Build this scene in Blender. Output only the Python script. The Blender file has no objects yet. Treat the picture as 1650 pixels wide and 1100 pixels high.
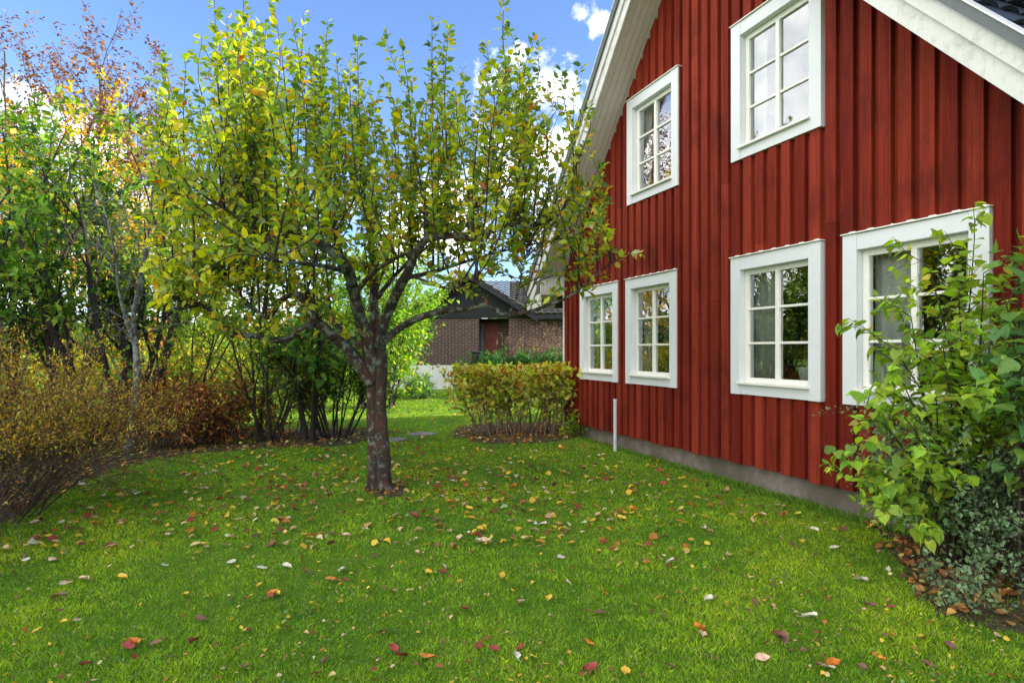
import bpy, math, random
import numpy as np
from mathutils import Vector, Matrix

R = math.radians
F = 1000.0            # focal length in photo pixels
CH = 1.57             # camera height
C = bpy.context.scene.collection
rnd = random.Random(7)
NP = np.random.default_rng(11)

def at(px, py, Y):    # photo pixel at a depth -> world point
    return np.array([(px - 825) * Y / F, Y, CH + (564 - py) * Y / F])
def onground(px, py):
    Y = F * CH / (py - 564)
    return np.array([(px - 825) * Y / F, Y, 0.0])

# ------------------------------------------------------------------ objects
def tag(o, label=None, cat=None, group=None, kind=None):
    if label: o['label'] = label
    if cat: o['category'] = cat
    if group: o['group'] = group
    if kind: o['kind'] = kind
    return o
def empty(name, loc=(0, 0, 0), rz=0.0):
    o = bpy.data.objects.new(name, None); C.objects.link(o)
    o.location = [float(v) for v in loc]; o.rotation_euler = (0, 0, rz); o.empty_display_size = .2
    return o

class MB:
    """collects faces; build() links them as one mesh object"""
    def __init__(s):
        s.v = []; s.f = []; s.fa = []; s.n = 0; s.col = []; s.hascol = False
    def add(s, verts, faces, col=None):
        verts = np.asarray(verts, float).reshape(-1, 3)
        s.v.append(verts)
        for f in faces: s.f.append(tuple(i + s.n for i in f))
        if col is not None: s.hascol = True
        c = np.ones((len(verts), 4)) * 0.5
        if col is not None: c[:, :3] = col
        c[:, 3] = 1
        s.col.append(c); s.n += len(verts)
    def arr(s, verts, faces, col=None):          # verts Nx3, faces MxK array
        verts = np.asarray(verts, float).reshape(-1, 3)
        s.v.append(verts); s.fa.append(np.asarray(faces) + s.n)
        c = np.ones((len(verts), 4)) * .5
        if col is not None: c[:, :3] = col; s.hascol = True
        c[:, 3] = 1
        s.col.append(c); s.n += len(verts)
    def box(s, x0, x1, y0, y1, z0, z1, col=None):
        v = [(x, y, z) for z in (z0, z1) for y in (y0, y1) for x in (x0, x1)]
        s.add(v, [(0, 2, 3, 1), (4, 5, 7, 6), (0, 1, 5, 4), (2, 6, 7, 3), (0, 4, 6, 2), (1, 3, 7, 5)], col)
    def prism(s, poly, y0, y1, col=None):        # poly in xz, extruded along y
        n = len(poly)
        v = [(x, y0, z) for x, z in poly] + [(x, y1, z) for x, z in poly]
        fs = [tuple(range(n)), tuple(range(2 * n - 1, n - 1, -1))]
        fs += [(i, i + n, (i + 1) % n + n, (i + 1) % n) for i in range(n)]
        s.add(v, fs, col)
    def tube(s, pts, rad, sides=6, col=None, cap=True, lump=0.0, seed=0):
        pts = np.asarray(pts, float); n = len(pts)
        t = np.gradient(pts, axis=0); t /= np.linalg.norm(t, axis=1)[:, None] + 1e-9
        ref = np.array([0.31, 0.95, 0.05]) if abs(t[0][2]) > .8 else np.array([0, 0, 1.])
        a = np.cross(t, ref); a /= np.linalg.norm(a, axis=1)[:, None] + 1e-9
        b = np.cross(t, a)
        ang = np.arange(sides) / sides * 2 * math.pi
        rad = np.asarray(rad, float)[:, None] * np.ones((1, sides))
        if lump:
            k = np.arange(n)[:, None]
            rad = rad * (1 + lump * (np.sin(ang * 2 + k * .31 + seed) * .6 + np.sin(ang * 3 - k * .57 + seed * 2) * .5
                                     + np.sin(ang * 5 + k * 1.3) * .3))
        v = pts[:, None, :] + a[:, None, :] * (np.cos(ang) * rad)[..., None] + b[:, None, :] * (np.sin(ang) * rad)[..., None]
        i = np.arange(n - 1)[:, None] * sides; j = np.arange(sides)[None]; j2 = (j + 1) % sides
        f = np.stack([i + j, i + j2, i + sides + j2, i + sides + j], -1).reshape(-1, 4)
        base = s.n
        s.arr(v.reshape(-1, 3), f, col)
        if cap:
            s.f.append(tuple(base + k for k in range(sides - 1, -1, -1)))
            s.f.append(tuple(base + (n - 1) * sides + k for k in range(sides)))
    def build(s, name, mat, parent=None, smooth=False, bevel=0.0):
        me = bpy.data.meshes.new(name)
        v = np.concatenate(s.v) if s.v else np.zeros((0, 3))
        me.vertices.add(len(v)); me.vertices.foreach_set('co', v.astype(np.float32).ravel())
        ln = np.concatenate([np.fromiter((len(f) for f in s.f), np.int32, len(s.f))] + [np.full(len(a), a.shape[1], np.int32) for a in s.fa])
        idx = np.concatenate([np.array([i for f in s.f for i in f], np.int32)] + [a.astype(np.int32).ravel() for a in s.fa])
        me.loops.add(len(idx)); me.loops.foreach_set('vertex_index', idx)
        me.polygons.add(len(ln)); nf_ = len(ln)
        st = np.zeros(nf_, np.int32); st[1:] = np.cumsum(ln)[:-1]
        me.polygons.foreach_set('loop_start', st)
        me.update(calc_edges=True)
        if s.hascol:
            ca = me.color_attributes.new('col', 'FLOAT_COLOR', 'POINT')
            ca.data.foreach_set('color', np.concatenate(s.col).astype(np.float32).ravel())
        me.polygons.foreach_set('use_smooth', np.full(nf_, bool(smooth)))
        me.materials.append(mat)
        o = bpy.data.objects.new(name, me); C.objects.link(o)
        if parent: o.parent = parent
        if bevel:
            m = o.modifiers.new('bevel', 'BEVEL'); m.width = bevel; m.segments = 2; m.limit_method = 'ANGLE'
        return o

# ------------------------------------------------------------------ materials
class Mat:
    def __init__(s, name):
        s.m = bpy.data.materials.new(name); s.m.use_nodes = True
        s.nt = s.m.node_tree; s.p = s.nt.nodes['Principled BSDF']; s.out = s.nt.nodes['Material Output']
    def n(s, t, **kw):
        nd = s.nt.nodes.new('ShaderNode' + t)
        for k, v in kw.items():
            if k in nd.inputs: 
                nd.inputs[k].default_value = v
            else: setattr(nd, k, v)
        return nd
    def l(s, a, b): s.nt.links.new(a, b)
    def coord(s, scale=(1, 1, 1), kind='Object'):
        tc = s.n('TexCoord'); mp = s.n('Mapping'); mp.inputs['Scale'].default_value = scale
        s.l(tc.outputs[kind], mp.inputs['Vector']); return mp.outputs[0]
    def noise(s, vec, scale, detail=6, rough=.6):
        nd = s.n('TexNoise'); nd.inputs['Scale'].default_value = scale; nd.inputs['Detail'].default_value = detail
        nd.inputs['Roughness'].default_value = rough
        if vec is not None: s.l(vec, nd.inputs['Vector'])
        return nd.outputs['Fac']
    def ramp(s, fac, stops):
        nd = s.n('ValToRGB'); el = nd.color_ramp.elements
        while len(el) < len(stops): el.new(.5)
        for e, (p, c) in zip(el, stops):
            e.position = p; e.color = (*c, 1) if not isinstance(c, (int, float)) else (c, c, c, 1)
        s.l(fac, nd.inputs[0]); return nd.outputs[0]
    def mix(s, fac, a, b, mode='MIX'):
        nd = s.n('Mix', data_type='RGBA', blend_type=mode)
        for val, k in ((fac, 0), (a, 6), (b, 7)):
            if hasattr(val, 'is_linked'): s.l(val, nd.inputs[k])
            else: nd.inputs[k].default_value = val if k == 0 else (*val, 1)
        return nd.outputs[2]
    def bump(s, h, strength=.4, dist=.01):
        nd = s.n('Bump'); nd.inputs['Strength'].default_value = strength; nd.inputs['Distance'].default_value = dist
        s.l(h, nd.inputs['Height']); s.l(nd.outputs[0], s.p.inputs['Normal'])
    def base(s, c):
        if hasattr(c, 'is_linked'): s.l(c, s.p.inputs['Base Color'])
        else: s.p.inputs['Base Color'].default_value = (*c, 1)
    def attr(s):
        nd = s.n('Attribute'); nd.attribute_name = 'col'; return nd.outputs['Color']

def leaf_mat(name, trans=.35, rough=.5, spec=.35):
    M = Mat(name)
    c = M.attr()
    v = M.noise(M.coord(), 60, 3)
    c2 = M.mix(.35, c, M.ramp(v, [(.3, .35), (.7, 1.0)]), 'MULTIPLY')
    M.base(c2)
    M.p.inputs['Roughness'].default_value = rough
    M.p.inputs['Specular IOR Level'].default_value = spec
    tr = M.n('BsdfTranslucent')
    hs = M.n('HueSaturation'); hs.inputs['Saturation'].default_value = 1.1; hs.inputs['Value'].default_value = 1.5
    hs.inputs['Hue'].default_value = .495
    M.l(c2, hs.inputs['Color']); M.l(hs.outputs[0], tr.inputs['Color'])
    mx = M.n('MixShader'); mx.inputs[0].default_value = trans
    M.l(M.p.outputs[0], mx.inputs[1]); M.l(tr.outputs[0], mx.inputs[2]); M.l(mx.outputs[0], M.out.inputs[0])
    return M.m
def plain(name, c, rough=.6, noise=0.0, scale=20, metal=0.0, bump=0.0, c2=None):
    M = Mat(name); M.p.inputs['Roughness'].default_value = rough; M.p.inputs['Metallic'].default_value = metal
    if noise or c2 is not None:
        f = M.noise(M.coord(), scale)
        lo = c2 if c2 is not None else tuple(x * (1 - noise) for x in c)
        M.base(M.ramp(f, [(.3, lo), (.68, c)]))
        if bump: M.bump(f, bump, .01)
    else: M.base(c)
    return M.m

m_leaf = leaf_mat('leaf', .5)
m_leaf_gloss = leaf_mat('leaf_glossy', .3, .38, .5)
m_dry = leaf_mat('dry_leaf', .22, .75, .15)
m_grass = leaf_mat('grass_blade', .3, .6, .2)

def bark_mat(name, dark, light, lichen, amount):
    M = Mat(name); v = M.coord((1, 1, .3)); v2 = M.coord()
    n1 = M.noise(v, 26, 8, .7); c = M.ramp(n1, [(.3, dark), (.7, light)])
    red = M.noise(v2, 4.5, 4); c = M.mix(M.ramp(red, [(.47, 0), (.6, .75)]), c, (.10, .036, .02))
    n2 = M.noise(v2, 11, 7, .72); k = M.ramp(n2, [(1 - amount, 0), (1 - amount + .07, 1)])
    c = M.mix(k, c, lichen)
    M.base(c); M.p.inputs['Roughness'].default_value = .9
    M.bump(n1, 1.0, .05)
    return M.m
m_bark = bark_mat('apple_bark', (.018, .013, .010), (.085, .058, .042), (.20, .215, .18), .465)
m_bark_limb = bark_mat('limb_bark', (.018, .014, .011), (.06, .048, .036), (.20, .225, .18), .50)
m_twig = plain('twig_bark', (.045, .026, .02), .8, .5, 30)
m_dark = plain('dark_bark', (.05, .04, .032), .9, .55, 18, bump=.5)
m_grey = bark_mat('grey_bark', (.06, .06, .052), (.16, .165, .145), (.27, .31, .27), .52)

def white_paint(name, c=(.80, .81, .82), dirt=(.46, .46, .45), amt=.5):
    M = Mat(name); v = M.coord((9, 9, 9)); g = M.coord((30, 30, 4))
    n = M.noise(v, 1.0, 8, .7); n2 = M.noise(g, 1.5, 6, .7)
    col = M.mix(M.ramp(n, [(.5, 0), (.78, amt)]), c, dirt)
    col = M.mix(M.ramp(n2, [(.56, 0), (.8, amt * .7)]), col, dirt)
    M.base(col); M.p.inputs['Roughness'].default_value = .5; M.bump(n2, .25, .004)
    return M.m
m_white = white_paint('white_casing_paint', (.68, .71, .74), (.46, .50, .53), .22)
m_sash = plain('white_sash_paint', (.80, .80, .74), .35, .06, 12)
m_barge = white_paint('weathered_bargeboard_paint', (.62, .62, .60), (.30, .29, .26), .8)
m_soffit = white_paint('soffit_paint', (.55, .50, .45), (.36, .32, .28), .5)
def red_paint():
    M = Mat('falu_red_boards')
    c = M.attr(); v = M.coord((1, 1, 1)); g = M.coord((70, 70, 2.2)); g2 = M.coord((22, 22, .7)); w = M.coord((1.2, 1.2, .8))
    sep = M.n('SeparateColor'); M.l(c, sep.inputs[0])
    base = M.mix(sep.outputs[0], (.20, .020, .010), (.33, .045, .022))
    gr = M.noise(g, 1.0, 8, .75); gr2 = M.noise(g2, 1.0, 6, .7)
    base = M.mix(.8, base, M.ramp(gr, [(.28, .30), (.5, .82), (.72, 1.1)]), 'MULTIPLY')
    base = M.mix(.6, base, M.ramp(gr2, [(.3, .4), (.6, 1.0)]), 'MULTIPLY')
    st = M.noise(w, 1.6, 8, .68)
    base = M.mix(M.ramp(st, [(.50, 0), (.68, .72)]), base, (.075, .011, .008))
    kn = M.n('TexVoronoi'); kn.inputs['Scale'].default_value = 3.4; M.l(M.coord((2.2, 2.2, .8)), kn.inputs['Vector'])
    base = M.mix(M.ramp(kn.outputs['Distance'], [(.0, .8), (.045, .35), (.09, 0)]), base, (.06, .012, .008))
    fl = M.noise(M.coord((9, 9, 3)), 2.2, 9, .8)
    base = M.mix(M.ramp(fl, [(.74, 0), (.78, .4)]), base, (.42, .17, .11))
    M.base(base); M.p.inputs['Roughness'].default_value = .78; M.p.inputs['Specular IOR Level'].default_value = .12
    M.bump(gr, .55, .006)
    return M.m
m_red = red_paint()
def concrete():
    M = Mat('foundation_concrete'); v = M.coord(); n = M.noise(v, 7, 8, .7); n2 = M.noise(v, 2.0, 5)
    c = M.ramp(n, [(.3, (.13, .105, .09)), (.7, (.27, .23, .20))])
    c = M.mix(M.ramp(n2, [(.40, 0), (.6, .8)]), c, (.10, .09, .06))
    M.base(c); M.p.inputs['Roughness'].default_value = .9; M.bump(n, .5, .01)
    return M.m
m_conc = concrete()
def glass():
    M = Mat('window_glass')
    tr = M.n('BsdfTransparent'); tr.inputs[0].default_value = (.86, .9, .88, 1)
    gl = M.n('BsdfGlossy'); gl.inputs['Roughness'].default_value = 0.0; gl.inputs[0].default_value = (.95, .98, 1, 1)
    nz = M.noise(M.coord(), 2.2, 1); bp = M.n('Bump'); bp.inputs['Strength'].default_value = .25; bp.inputs['Distance'].default_value = .004
    M.l(nz, bp.inputs['Height']); M.l(bp.outputs[0], gl.inputs['Normal'])
    fr = M.n('Fresnel'); fr.inputs[0].default_value = 1.55
    mt = M.n('Math', operation='MULTIPLY_ADD'); mt.inputs[1].default_value = 2.4; mt.inputs[2].default_value = .14
    M.l(fr.outputs[0], mt.inputs[0]); mt.use_clamp = True
    mx = M.n('MixShader'); M.l(mt.outputs[0], mx.inputs[0]); M.l(tr.outputs[0], mx.inputs[1]); M.l(gl.outputs[0], mx.inputs[2])
    M.l(mx.outputs[0], M.out.inputs[0]); return M.m
m_glass = glass()
m_flash = plain('grey_metal_flashing', (.10, .12, .13), .45, .2, 12)
m_tile_black = plain('black_glazed_tile', (.035, .042, .055), .3, .3, 8)
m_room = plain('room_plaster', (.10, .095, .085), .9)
m_curtain = plain('curtain_cloth', (.74, .76, .72), .9, .15, 6)

# ------------------------------------------------------------------ leaves
def norm(a): return a / (np.linalg.norm(a, axis=-1, keepdims=True) + 1e-9)
OV = (np.array([(0, 0, 0), (-.27, .2, .05), (0, .24, -.03), (.27, .2, .05), (-.33, .55, .07), (0, .56, -.05), (.33, .55, .07),
                (-.17, .84, -.01), (0, .83, -.09), (.17, .84, -.01), (0, 1.05, -.2)]),
      [(0, 2, 1), (0, 3, 2), (1, 2, 5, 4), (2, 3, 6, 5), (4, 5, 8, 7), (5, 6, 9, 8), (7, 8, 10), (8, 9, 10)])
HEART = (np.array([(0, .06, 0), (-.26, -.04, .06), (0, .2, -.03), (.26, -.04, .06), (-.46, .26, .09), (0, .45, -.05), (.46, .26, .09),
                   (-.28, .68, .01), (0, .72, -.1), (.28, .68, .01), (0, 1.05, -.24)]), OV[1])
_u = [(0, .08), (.33, -.03), (.46, .15), (.47, .36), (.38, .57), (.22, .78), (.08, .95)]
_v = []; _f = []
for _w, _y in _u:
    _v += [(-_w, _y, .10 * _w), (0, .08 + _y * .97 if _y < .1 else _y + .02, -.03 - .09 * max(_y, 0) ** 2), (_w, _y, .10 * _w)]
for _i in range(6):
    a_ = _i * 3; _f += [(a_, a_ + 1, a_ + 4, a_ + 3), (a_ + 1, a_ + 2, a_ + 5, a_ + 4)]
_v.append((0, 1.1, -.22)); _f += [(18, 19, 21), (19, 20, 21)]
_v = np.array(_v); _v[:, 2] -= .16 * np.clip(_v[:, 1], 0, 1.2) ** 2
HEART2 = (_v, _f)
DIA = (np.array([(0, 0, 0), (-.24, .45, .06), (0, .5, -.03), (.24, .45, .06), (0, 1, -.1)]), [(0, 2, 1), (0, 3, 2), (1, 2, 4), (2, 3, 4)])
NAR = (np.array([(0, 0, 0), (-.13, .5, .03), (.13, .5, .03), (0, 1, -.06)]), [(0, 2, 1), (1, 2, 3)])
def add_leaves(mb, pos, d, nrm, size, col, shape=DIA, width=1.0):
    T, faces = shape
    d = norm(d); w = norm(np.cross(d, nrm)); n = np.cross(w, d)
    size = np.asarray(size).reshape(-1, 1, 1)
    wj = width * (1 + .18 * NP.standard_normal((len(pos), 1, 1)))
    cj = (1 + .9 * NP.standard_normal((len(pos), 1, 1)))
    v = pos[:, None, :] + size * (T[None, :, 0:1] * w[:, None] * wj + T[None, :, 1:2] * d[:, None] + T[None, :, 2:3] * n[:, None] * cj)
    N, K = len(pos), len(T)
    off = (np.arange(N) * K)
    c = np.repeat(col[:, None, :], K, 1).reshape(-1, 3)
    base = mb.n
    mb.v.append(v.reshape(-1, 3)); mb.hascol = True
    cc = np.ones((N * K, 4)); cc[:, :3] = c; mb.col.append(cc)
    for f in faces:
        mb.fa.append(off[:, None] + np.array(f)[None] + base)
    mb.n += N * K
def pick(pal, n, jit=.18):
    cs = np.array([p[0] for p in pal], float); w = np.array([p[1] for p in pal], float); w /= w.sum()
    c = cs[NP.choice(len(cs), n, p=w)]
    c = c * (1 + jit * NP.standard_normal((n, 1))) * (1 + .07 * NP.standard_normal((n, 3)))
    return np.clip(c * 1.45, .004, .8)
def leaves_on(mb, paths, spacing, size, pal, shape=DIA, width=1.0, t0=.2, spread=.9, droop=0.0, up=.3, jitter=.4, gap=0.0, palf=None):
    P, D = [], []
    for p in paths:
        p = np.asarray(p); seg = np.linalg.norm(np.diff(p, axis=0), axis=1); L = seg.sum()
        n = max(1, int(L * (1 - t0) / spacing)); cum = np.concatenate([[0], np.cumsum(seg)])
        ts = (t0 + (1 - t0) * (np.arange(n) + NP.random(n) * .8) / n) * L
        ts = np.append(ts, L)
        if gap: ts = ts[NP.random(len(ts)) > gap]
        for t in ts:
            i = min(len(seg) - 1, np.searchsorted(cum, t) - 1 if t > 0 else 0); i = max(i, 0)
            P.append(p[i] + (p[i + 1] - p[i]) * (t - cum[i]) / (seg[i] + 1e-9)); D.append((p[i + 1] - p[i]) / (seg[i] + 1e-9))
    if not P: return
    P = np.array(P); D = np.array(D); N = len(P)
    q = NP.standard_normal((N, 3)); q -= (q * D).sum(1)[:, None] * D; q = norm(q)
    d = norm(D * (1 - spread * .6) + q * spread + np.array([0, 0, up - droop]) + NP.standard_normal((N, 3)) * jitter * .3)
    nr = norm(NP.standard_normal((N, 3)) * jitter + np.array([0, 0, 1.]) + D * .3)
    s = size * np.clip(1 + .25 * NP.standard_normal(N), .45, 1.6)
    c = pick(pal, N) if palf is None else palf(P)
    add_leaves(mb, P + q * .01, d, nr, s, c, shape, width)

# ------------------------------------------------------------------ growth
def grow(p, d, L, r, lvl, cfg, T, tw, sides=5):
    n = max(3, int(L / cfg.get('seg', .12)))
    p = np.array(p, float); d = norm(np.array(d, float)); pts = [p.copy()]; dirs = [d.copy()]
    wob = cfg['wob'][min(lvl, len(cfg['wob']) - 1)]; trop = cfg['trop'][min(lvl, len(cfg['trop']) - 1)]
    for i in range(n):
        d = norm(d + NP.standard_normal(3) * wob + np.array([0, 0, trop]))
        p = p + d * L / n; pts.append(p.copy()); dirs.append(d.copy())
    e = r * cfg.get('taper', .35)
    T.tube(pts, np.linspace(r, max(e, .0015), n + 1), max(3, sides), cap=False)
    if lvl < cfg['max']:
        k = cfg['kids'][lvl]; lo = cfg['lo'][lvl] if 'lo' in cfg else .3
        for j in range(k):
            t = lo + (1 - lo) * (j + NP.random() * .9) / k
            i = min(n, int(t * n)); dd = dirs[i]
            q = NP.standard_normal(3); q -= q.dot(dd) * dd; q = norm(q)
            a = cfg['ang'][lvl] * (1 + .25 * NP.standard_normal())
            nd = dd * math.cos(a) + q * math.sin(a)
            rr = (r + (e - r) * t) * cfg.get('rr', .6)
            grow(pts[i], nd, L * cfg['ratio'][lvl] * (.65 + .6 * NP.random()) * (1.15 - .4 * t), rr, lvl + 1, cfg, T, tw, sides - 1)
    if lvl >= cfg.get('leaf', cfg['max']): tw.append(np.array(pts))
def smooth_path(pts, n=6):
    pts = [np.asarray(p, float) for p in pts]; out = []
    q = [2 * pts[0] - pts[1]] + pts + [2 * pts[-1] - pts[-2]]
    for i in range(1, len(q) - 2):
        for k in range(n):
            t = k / n; a, b, c, d = q[i - 1], q[i], q[i + 1], q[i + 2]
            out.append(.5 * (2 * b + (c - a) * t + (2 * a - 5 * b + 4 * c - d) * t * t + (3 * b - a - 3 * c + d) * t ** 3))
    out.append(pts[-1]); return np.array(out)

# ================================================================== RED HOUSE
HO = np.array([1.010, 11.613, 0.0]); HR = math.atan2(-.9354, .3536)
def hw(x, y, z): return HO + np.array([.3536, -.9354, 0]) * x + np.array([.9354, .3536, 0]) * y + np.array([0, 0, z])
house = empty('red_house', HO, HR)
tag(house, 'red board-and-batten wooden house with white window casings and steep gable roof', 'house')
HWD = 8.12; APX = 4.06
def zs(x): return 2.97 + 1.10 * (x if x < APX else HWD - x)
WW, WH, CW = 1.29, 1.58, .15
wins = [(1.34, 1.062), (2.875, 1.062), (5.235, 1.062), (6.78, 1.062), (2.915, 3.765), (5.24, 3.765)]
OP = [(cx - WW / 2 + CW - .012, cx + WW / 2 - CW + .012, z + CW - .02, z + WH - CW + .01) for cx, z in wins]
def strip(mb, x0, x1, ya, yb, z0, col, ztop=99):
    br = sorted({x0, x1} | {e for o in OP for e in o[:2] if x0 < e < x1} | ({APX} if x0 < APX < x1 else set()))
    for a, b in zip(br[:-1], br[1:]):
        m = (a + b) / 2
        cuts = sorted((o[2], o[3]) for o in OP if o[0] - 1e-6 <= m <= o[1] + 1e-6)
        zc = z0
        for c0, c1 in cuts:
            if zc < min(c0, ztop): mb.prism([(a, zc), (b, zc), (b, min(c0, ztop)), (a, min(c0, ztop))], ya, yb, col)
            zc = max(zc, c1)
        ta, tb = min(ztop, zs(a) + .03), min(ztop, zs(b) + .03)
        if min(ta, tb) > zc: mb.prism([(a, zc), (b, zc), (b, tb), (a, ta)], ya, yb, col)
w = MB(); PITCH, BW = .19, .122
i = 0; x = .03
while x < HWD:
    x1 = min(x + BW + rnd.uniform(-.006, .006), HWD)
    z0 = .25 + rnd.uniform(-.012, .012)
    c = [min(1, max(0, rnd.gauss(.48, .45)))] * 3
    yo = -.045 - rnd.uniform(0, .004)
    zj = rnd.uniform(1.0, 4.2)
    if rnd.random() < .3 and zj < zs(x) - .4:
        strip(w, x, x1, yo, -.0005, z0, c, zj); strip(w, x, x1, yo - .002, -.0005, zj + .003, [min(1, max(0, rnd.gauss(.5, .3)))] * 3)
    else: strip(w, x, x1, yo, -.0005, z0, c)
    u1 = min(x + PITCH + .02, HWD)
    if x1 - .02 < u1:
        strip(w, x1 - .02, u1, 0, .024, z0 + rnd.uniform(.0, .012), [min(1, max(0, rnd.gauss(.4, .3)))] * 3)
    x += PITCH; i += 1
strip(w, 0, .05, 0, .024, .25, [.4] * 3)
# side and back walls
c = [.5] * 3
w.box(-.02, .03, .03, 10.0, .25, 2.98, c); w.box(HWD - .03, HWD + .02, .03, 10.0, .25, 2.98, c)
w.prism([(0.03, .25), (HWD - .03, .25), (HWD - .03, 2.98), (APX, 7.4), (0.03, 2.98)], 9.95, 10.0, c)
w.build('wall', m_red, house)
f = MB()
f.box(.045, HWD - .045, .045, 9.9, -.3, .3); f.build('foundation', m_conc, house)
f = MB(); f.box(-.055, .028, -.04, .12, .16, 2.95); f.build('corner_board', m_white, house, bevel=.004)
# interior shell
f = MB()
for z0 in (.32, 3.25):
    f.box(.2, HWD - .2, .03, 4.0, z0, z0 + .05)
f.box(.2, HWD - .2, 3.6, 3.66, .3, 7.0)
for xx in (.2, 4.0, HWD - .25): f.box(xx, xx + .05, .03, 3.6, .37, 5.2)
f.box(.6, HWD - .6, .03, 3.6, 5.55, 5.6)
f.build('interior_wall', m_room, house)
# roof
f = MB()
OVH = .55
lo = [(-OVH, zs(-OVH) + .03), (APX, zs(APX) + .03), (HWD + OVH, zs(HWD + OVH) + .03)]
hi = [(HWD + OVH, zs(HWD + OVH) + .37), (APX, zs(APX) + .37), (-OVH, zs(-OVH) + .37)]
f.prism([lo[0], lo[1], hi[1], hi[2]], -.495, 10.4); f.prism([lo[1], lo[2], hi[0], hi[1]], -.495, 10.4)
roof = f.build('roof', m_tile_black, house)
def tiles(p0, ux, uy, un, L, W, nu, nv, amp=.03, lap=.03, sub=6):
    """wavy roof tiles: ux along the eave, uy up the slope"""
    mb = MB(); ux, uy, un = (np.array(v, float) for v in (ux, uy, un)); p0 = np.array(p0, float)
    U = np.linspace(0, L, nu * sub + 1); h = amp * (np.abs(np.sin(np.arange(nu * sub + 1) / sub * math.pi)) ** .8)
    for r in range(nv):
        a, b = W * r / nv, W * (r + 1) / nv + .03
        rows = []
        for (vv, dz) in ((a, lap - .02), (a, lap + .012), (b, .004)):
            rows.append(p0 + ux * U[:, None] + uy * vv + un * (h + dz)[:, None])
        v = np.stack(rows); n = len(U); ii = np.arange(n - 1)
        fs = np.concatenate([np.stack([k * n + ii, k * n + ii + 1, (k + 1) * n + ii + 1, (k + 1) * n + ii], 1) for k in (0, 1)])
        mb.arr(v.reshape(-1, 3), fs)
    return mb
cs = 1 / math.hypot(1, 1.1); sn = 1.1 * cs
for sgn, xe in ((-1, HWD + OVH), (1, -OVH)):
    t = tiles((xe, -.40, zs(xe) + .38), (0, 1, 0), (sgn * cs, 0, sn), (-sgn * sn, 0, cs), 10.7, (APX + OVH) / cs, 46, 20, .035, .035)
    t.build('tile_course', m_tile_black, roof)
# soffit boards under the verge, running up the rake
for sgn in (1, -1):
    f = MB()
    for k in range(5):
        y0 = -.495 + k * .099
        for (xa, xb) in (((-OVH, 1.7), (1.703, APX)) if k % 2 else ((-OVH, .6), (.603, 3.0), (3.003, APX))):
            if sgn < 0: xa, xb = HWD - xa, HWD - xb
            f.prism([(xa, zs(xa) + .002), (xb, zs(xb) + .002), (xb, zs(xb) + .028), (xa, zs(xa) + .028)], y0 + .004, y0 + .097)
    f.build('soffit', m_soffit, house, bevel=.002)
for sgn in (1, -1):
    def bb(mb, y0, y1, a, b, x0=-OVH - .02):
        p = [(x0, zs(x0) + a), (APX, zs(APX) + a), (APX, zs(APX) + b), (x0, zs(x0) + b)]
        if sgn < 0: p = [(HWD - x, z) for x, z in p]
        mb.prism(p, y0, y1)
    f = MB(); bb(f, -.525, -.497, -.035, .22); bb(f, -.552, -.527, .17, .385)
    f.box(*( (-OVH - .1, -OVH - .02) if sgn > 0 else (HWD + OVH + .02, HWD + OVH + .1)), -.52, -.50, 2.3, 2.66)
    bbo = f.build('bargeboard', m_barge, house, bevel=.003)
    f = MB(); bb(f, -.585, -.553, .33, .425); f.build('verge_flashing', m_flash, bbo)
    f = MB(); bb(f, -.60, -.45, .43, .445); f.build('verge_trim', m_sash, bbo)
    f = MB()
    xa, xb = (-OVH, -.052) if sgn > 0 else (HWD + .03, HWD + OVH)
    f.box(xa, xb, -.494, .0, 2.60, 2.62); f.box(xb - .02 if sgn > 0 else xa, xb if sgn > 0 else xa + .02, -.494, -.045, 2.621, 2.99)
    f.box(xa, xb, -.494, -.474, 2.621, min(zs(xa), zs(xb)))
    f.build('eave_box', m_barge, house)
f = MB(); f.box(HWD + .03, 17.5, 3.0, 3.1, .2, 4.4, [.5] * 3); f.box(17.4, 17.5, 3.1, 10, .2, 4.4, [.5] * 3)  # invented side wing, out of view, added to keep sun off the front lawn
f.build('added_shade_wall', m_red, house)
f = MB()
f.add([(6.5, 2.5, 4.2), (18, 2.5, 4.2), (18, 6.5, 8.0), (6.5, 6.5, 8.0), (18, 10.5, 4.2), (6.5, 10.5, 4.2)], [(0, 1, 2, 3), (3, 2, 4, 5), (0, 3, 5), (1, 4, 2)])
f.build('added_shade_roof', m_tile_black, house)  # roof of the added wing, unseen, blocks the low sun

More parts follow.
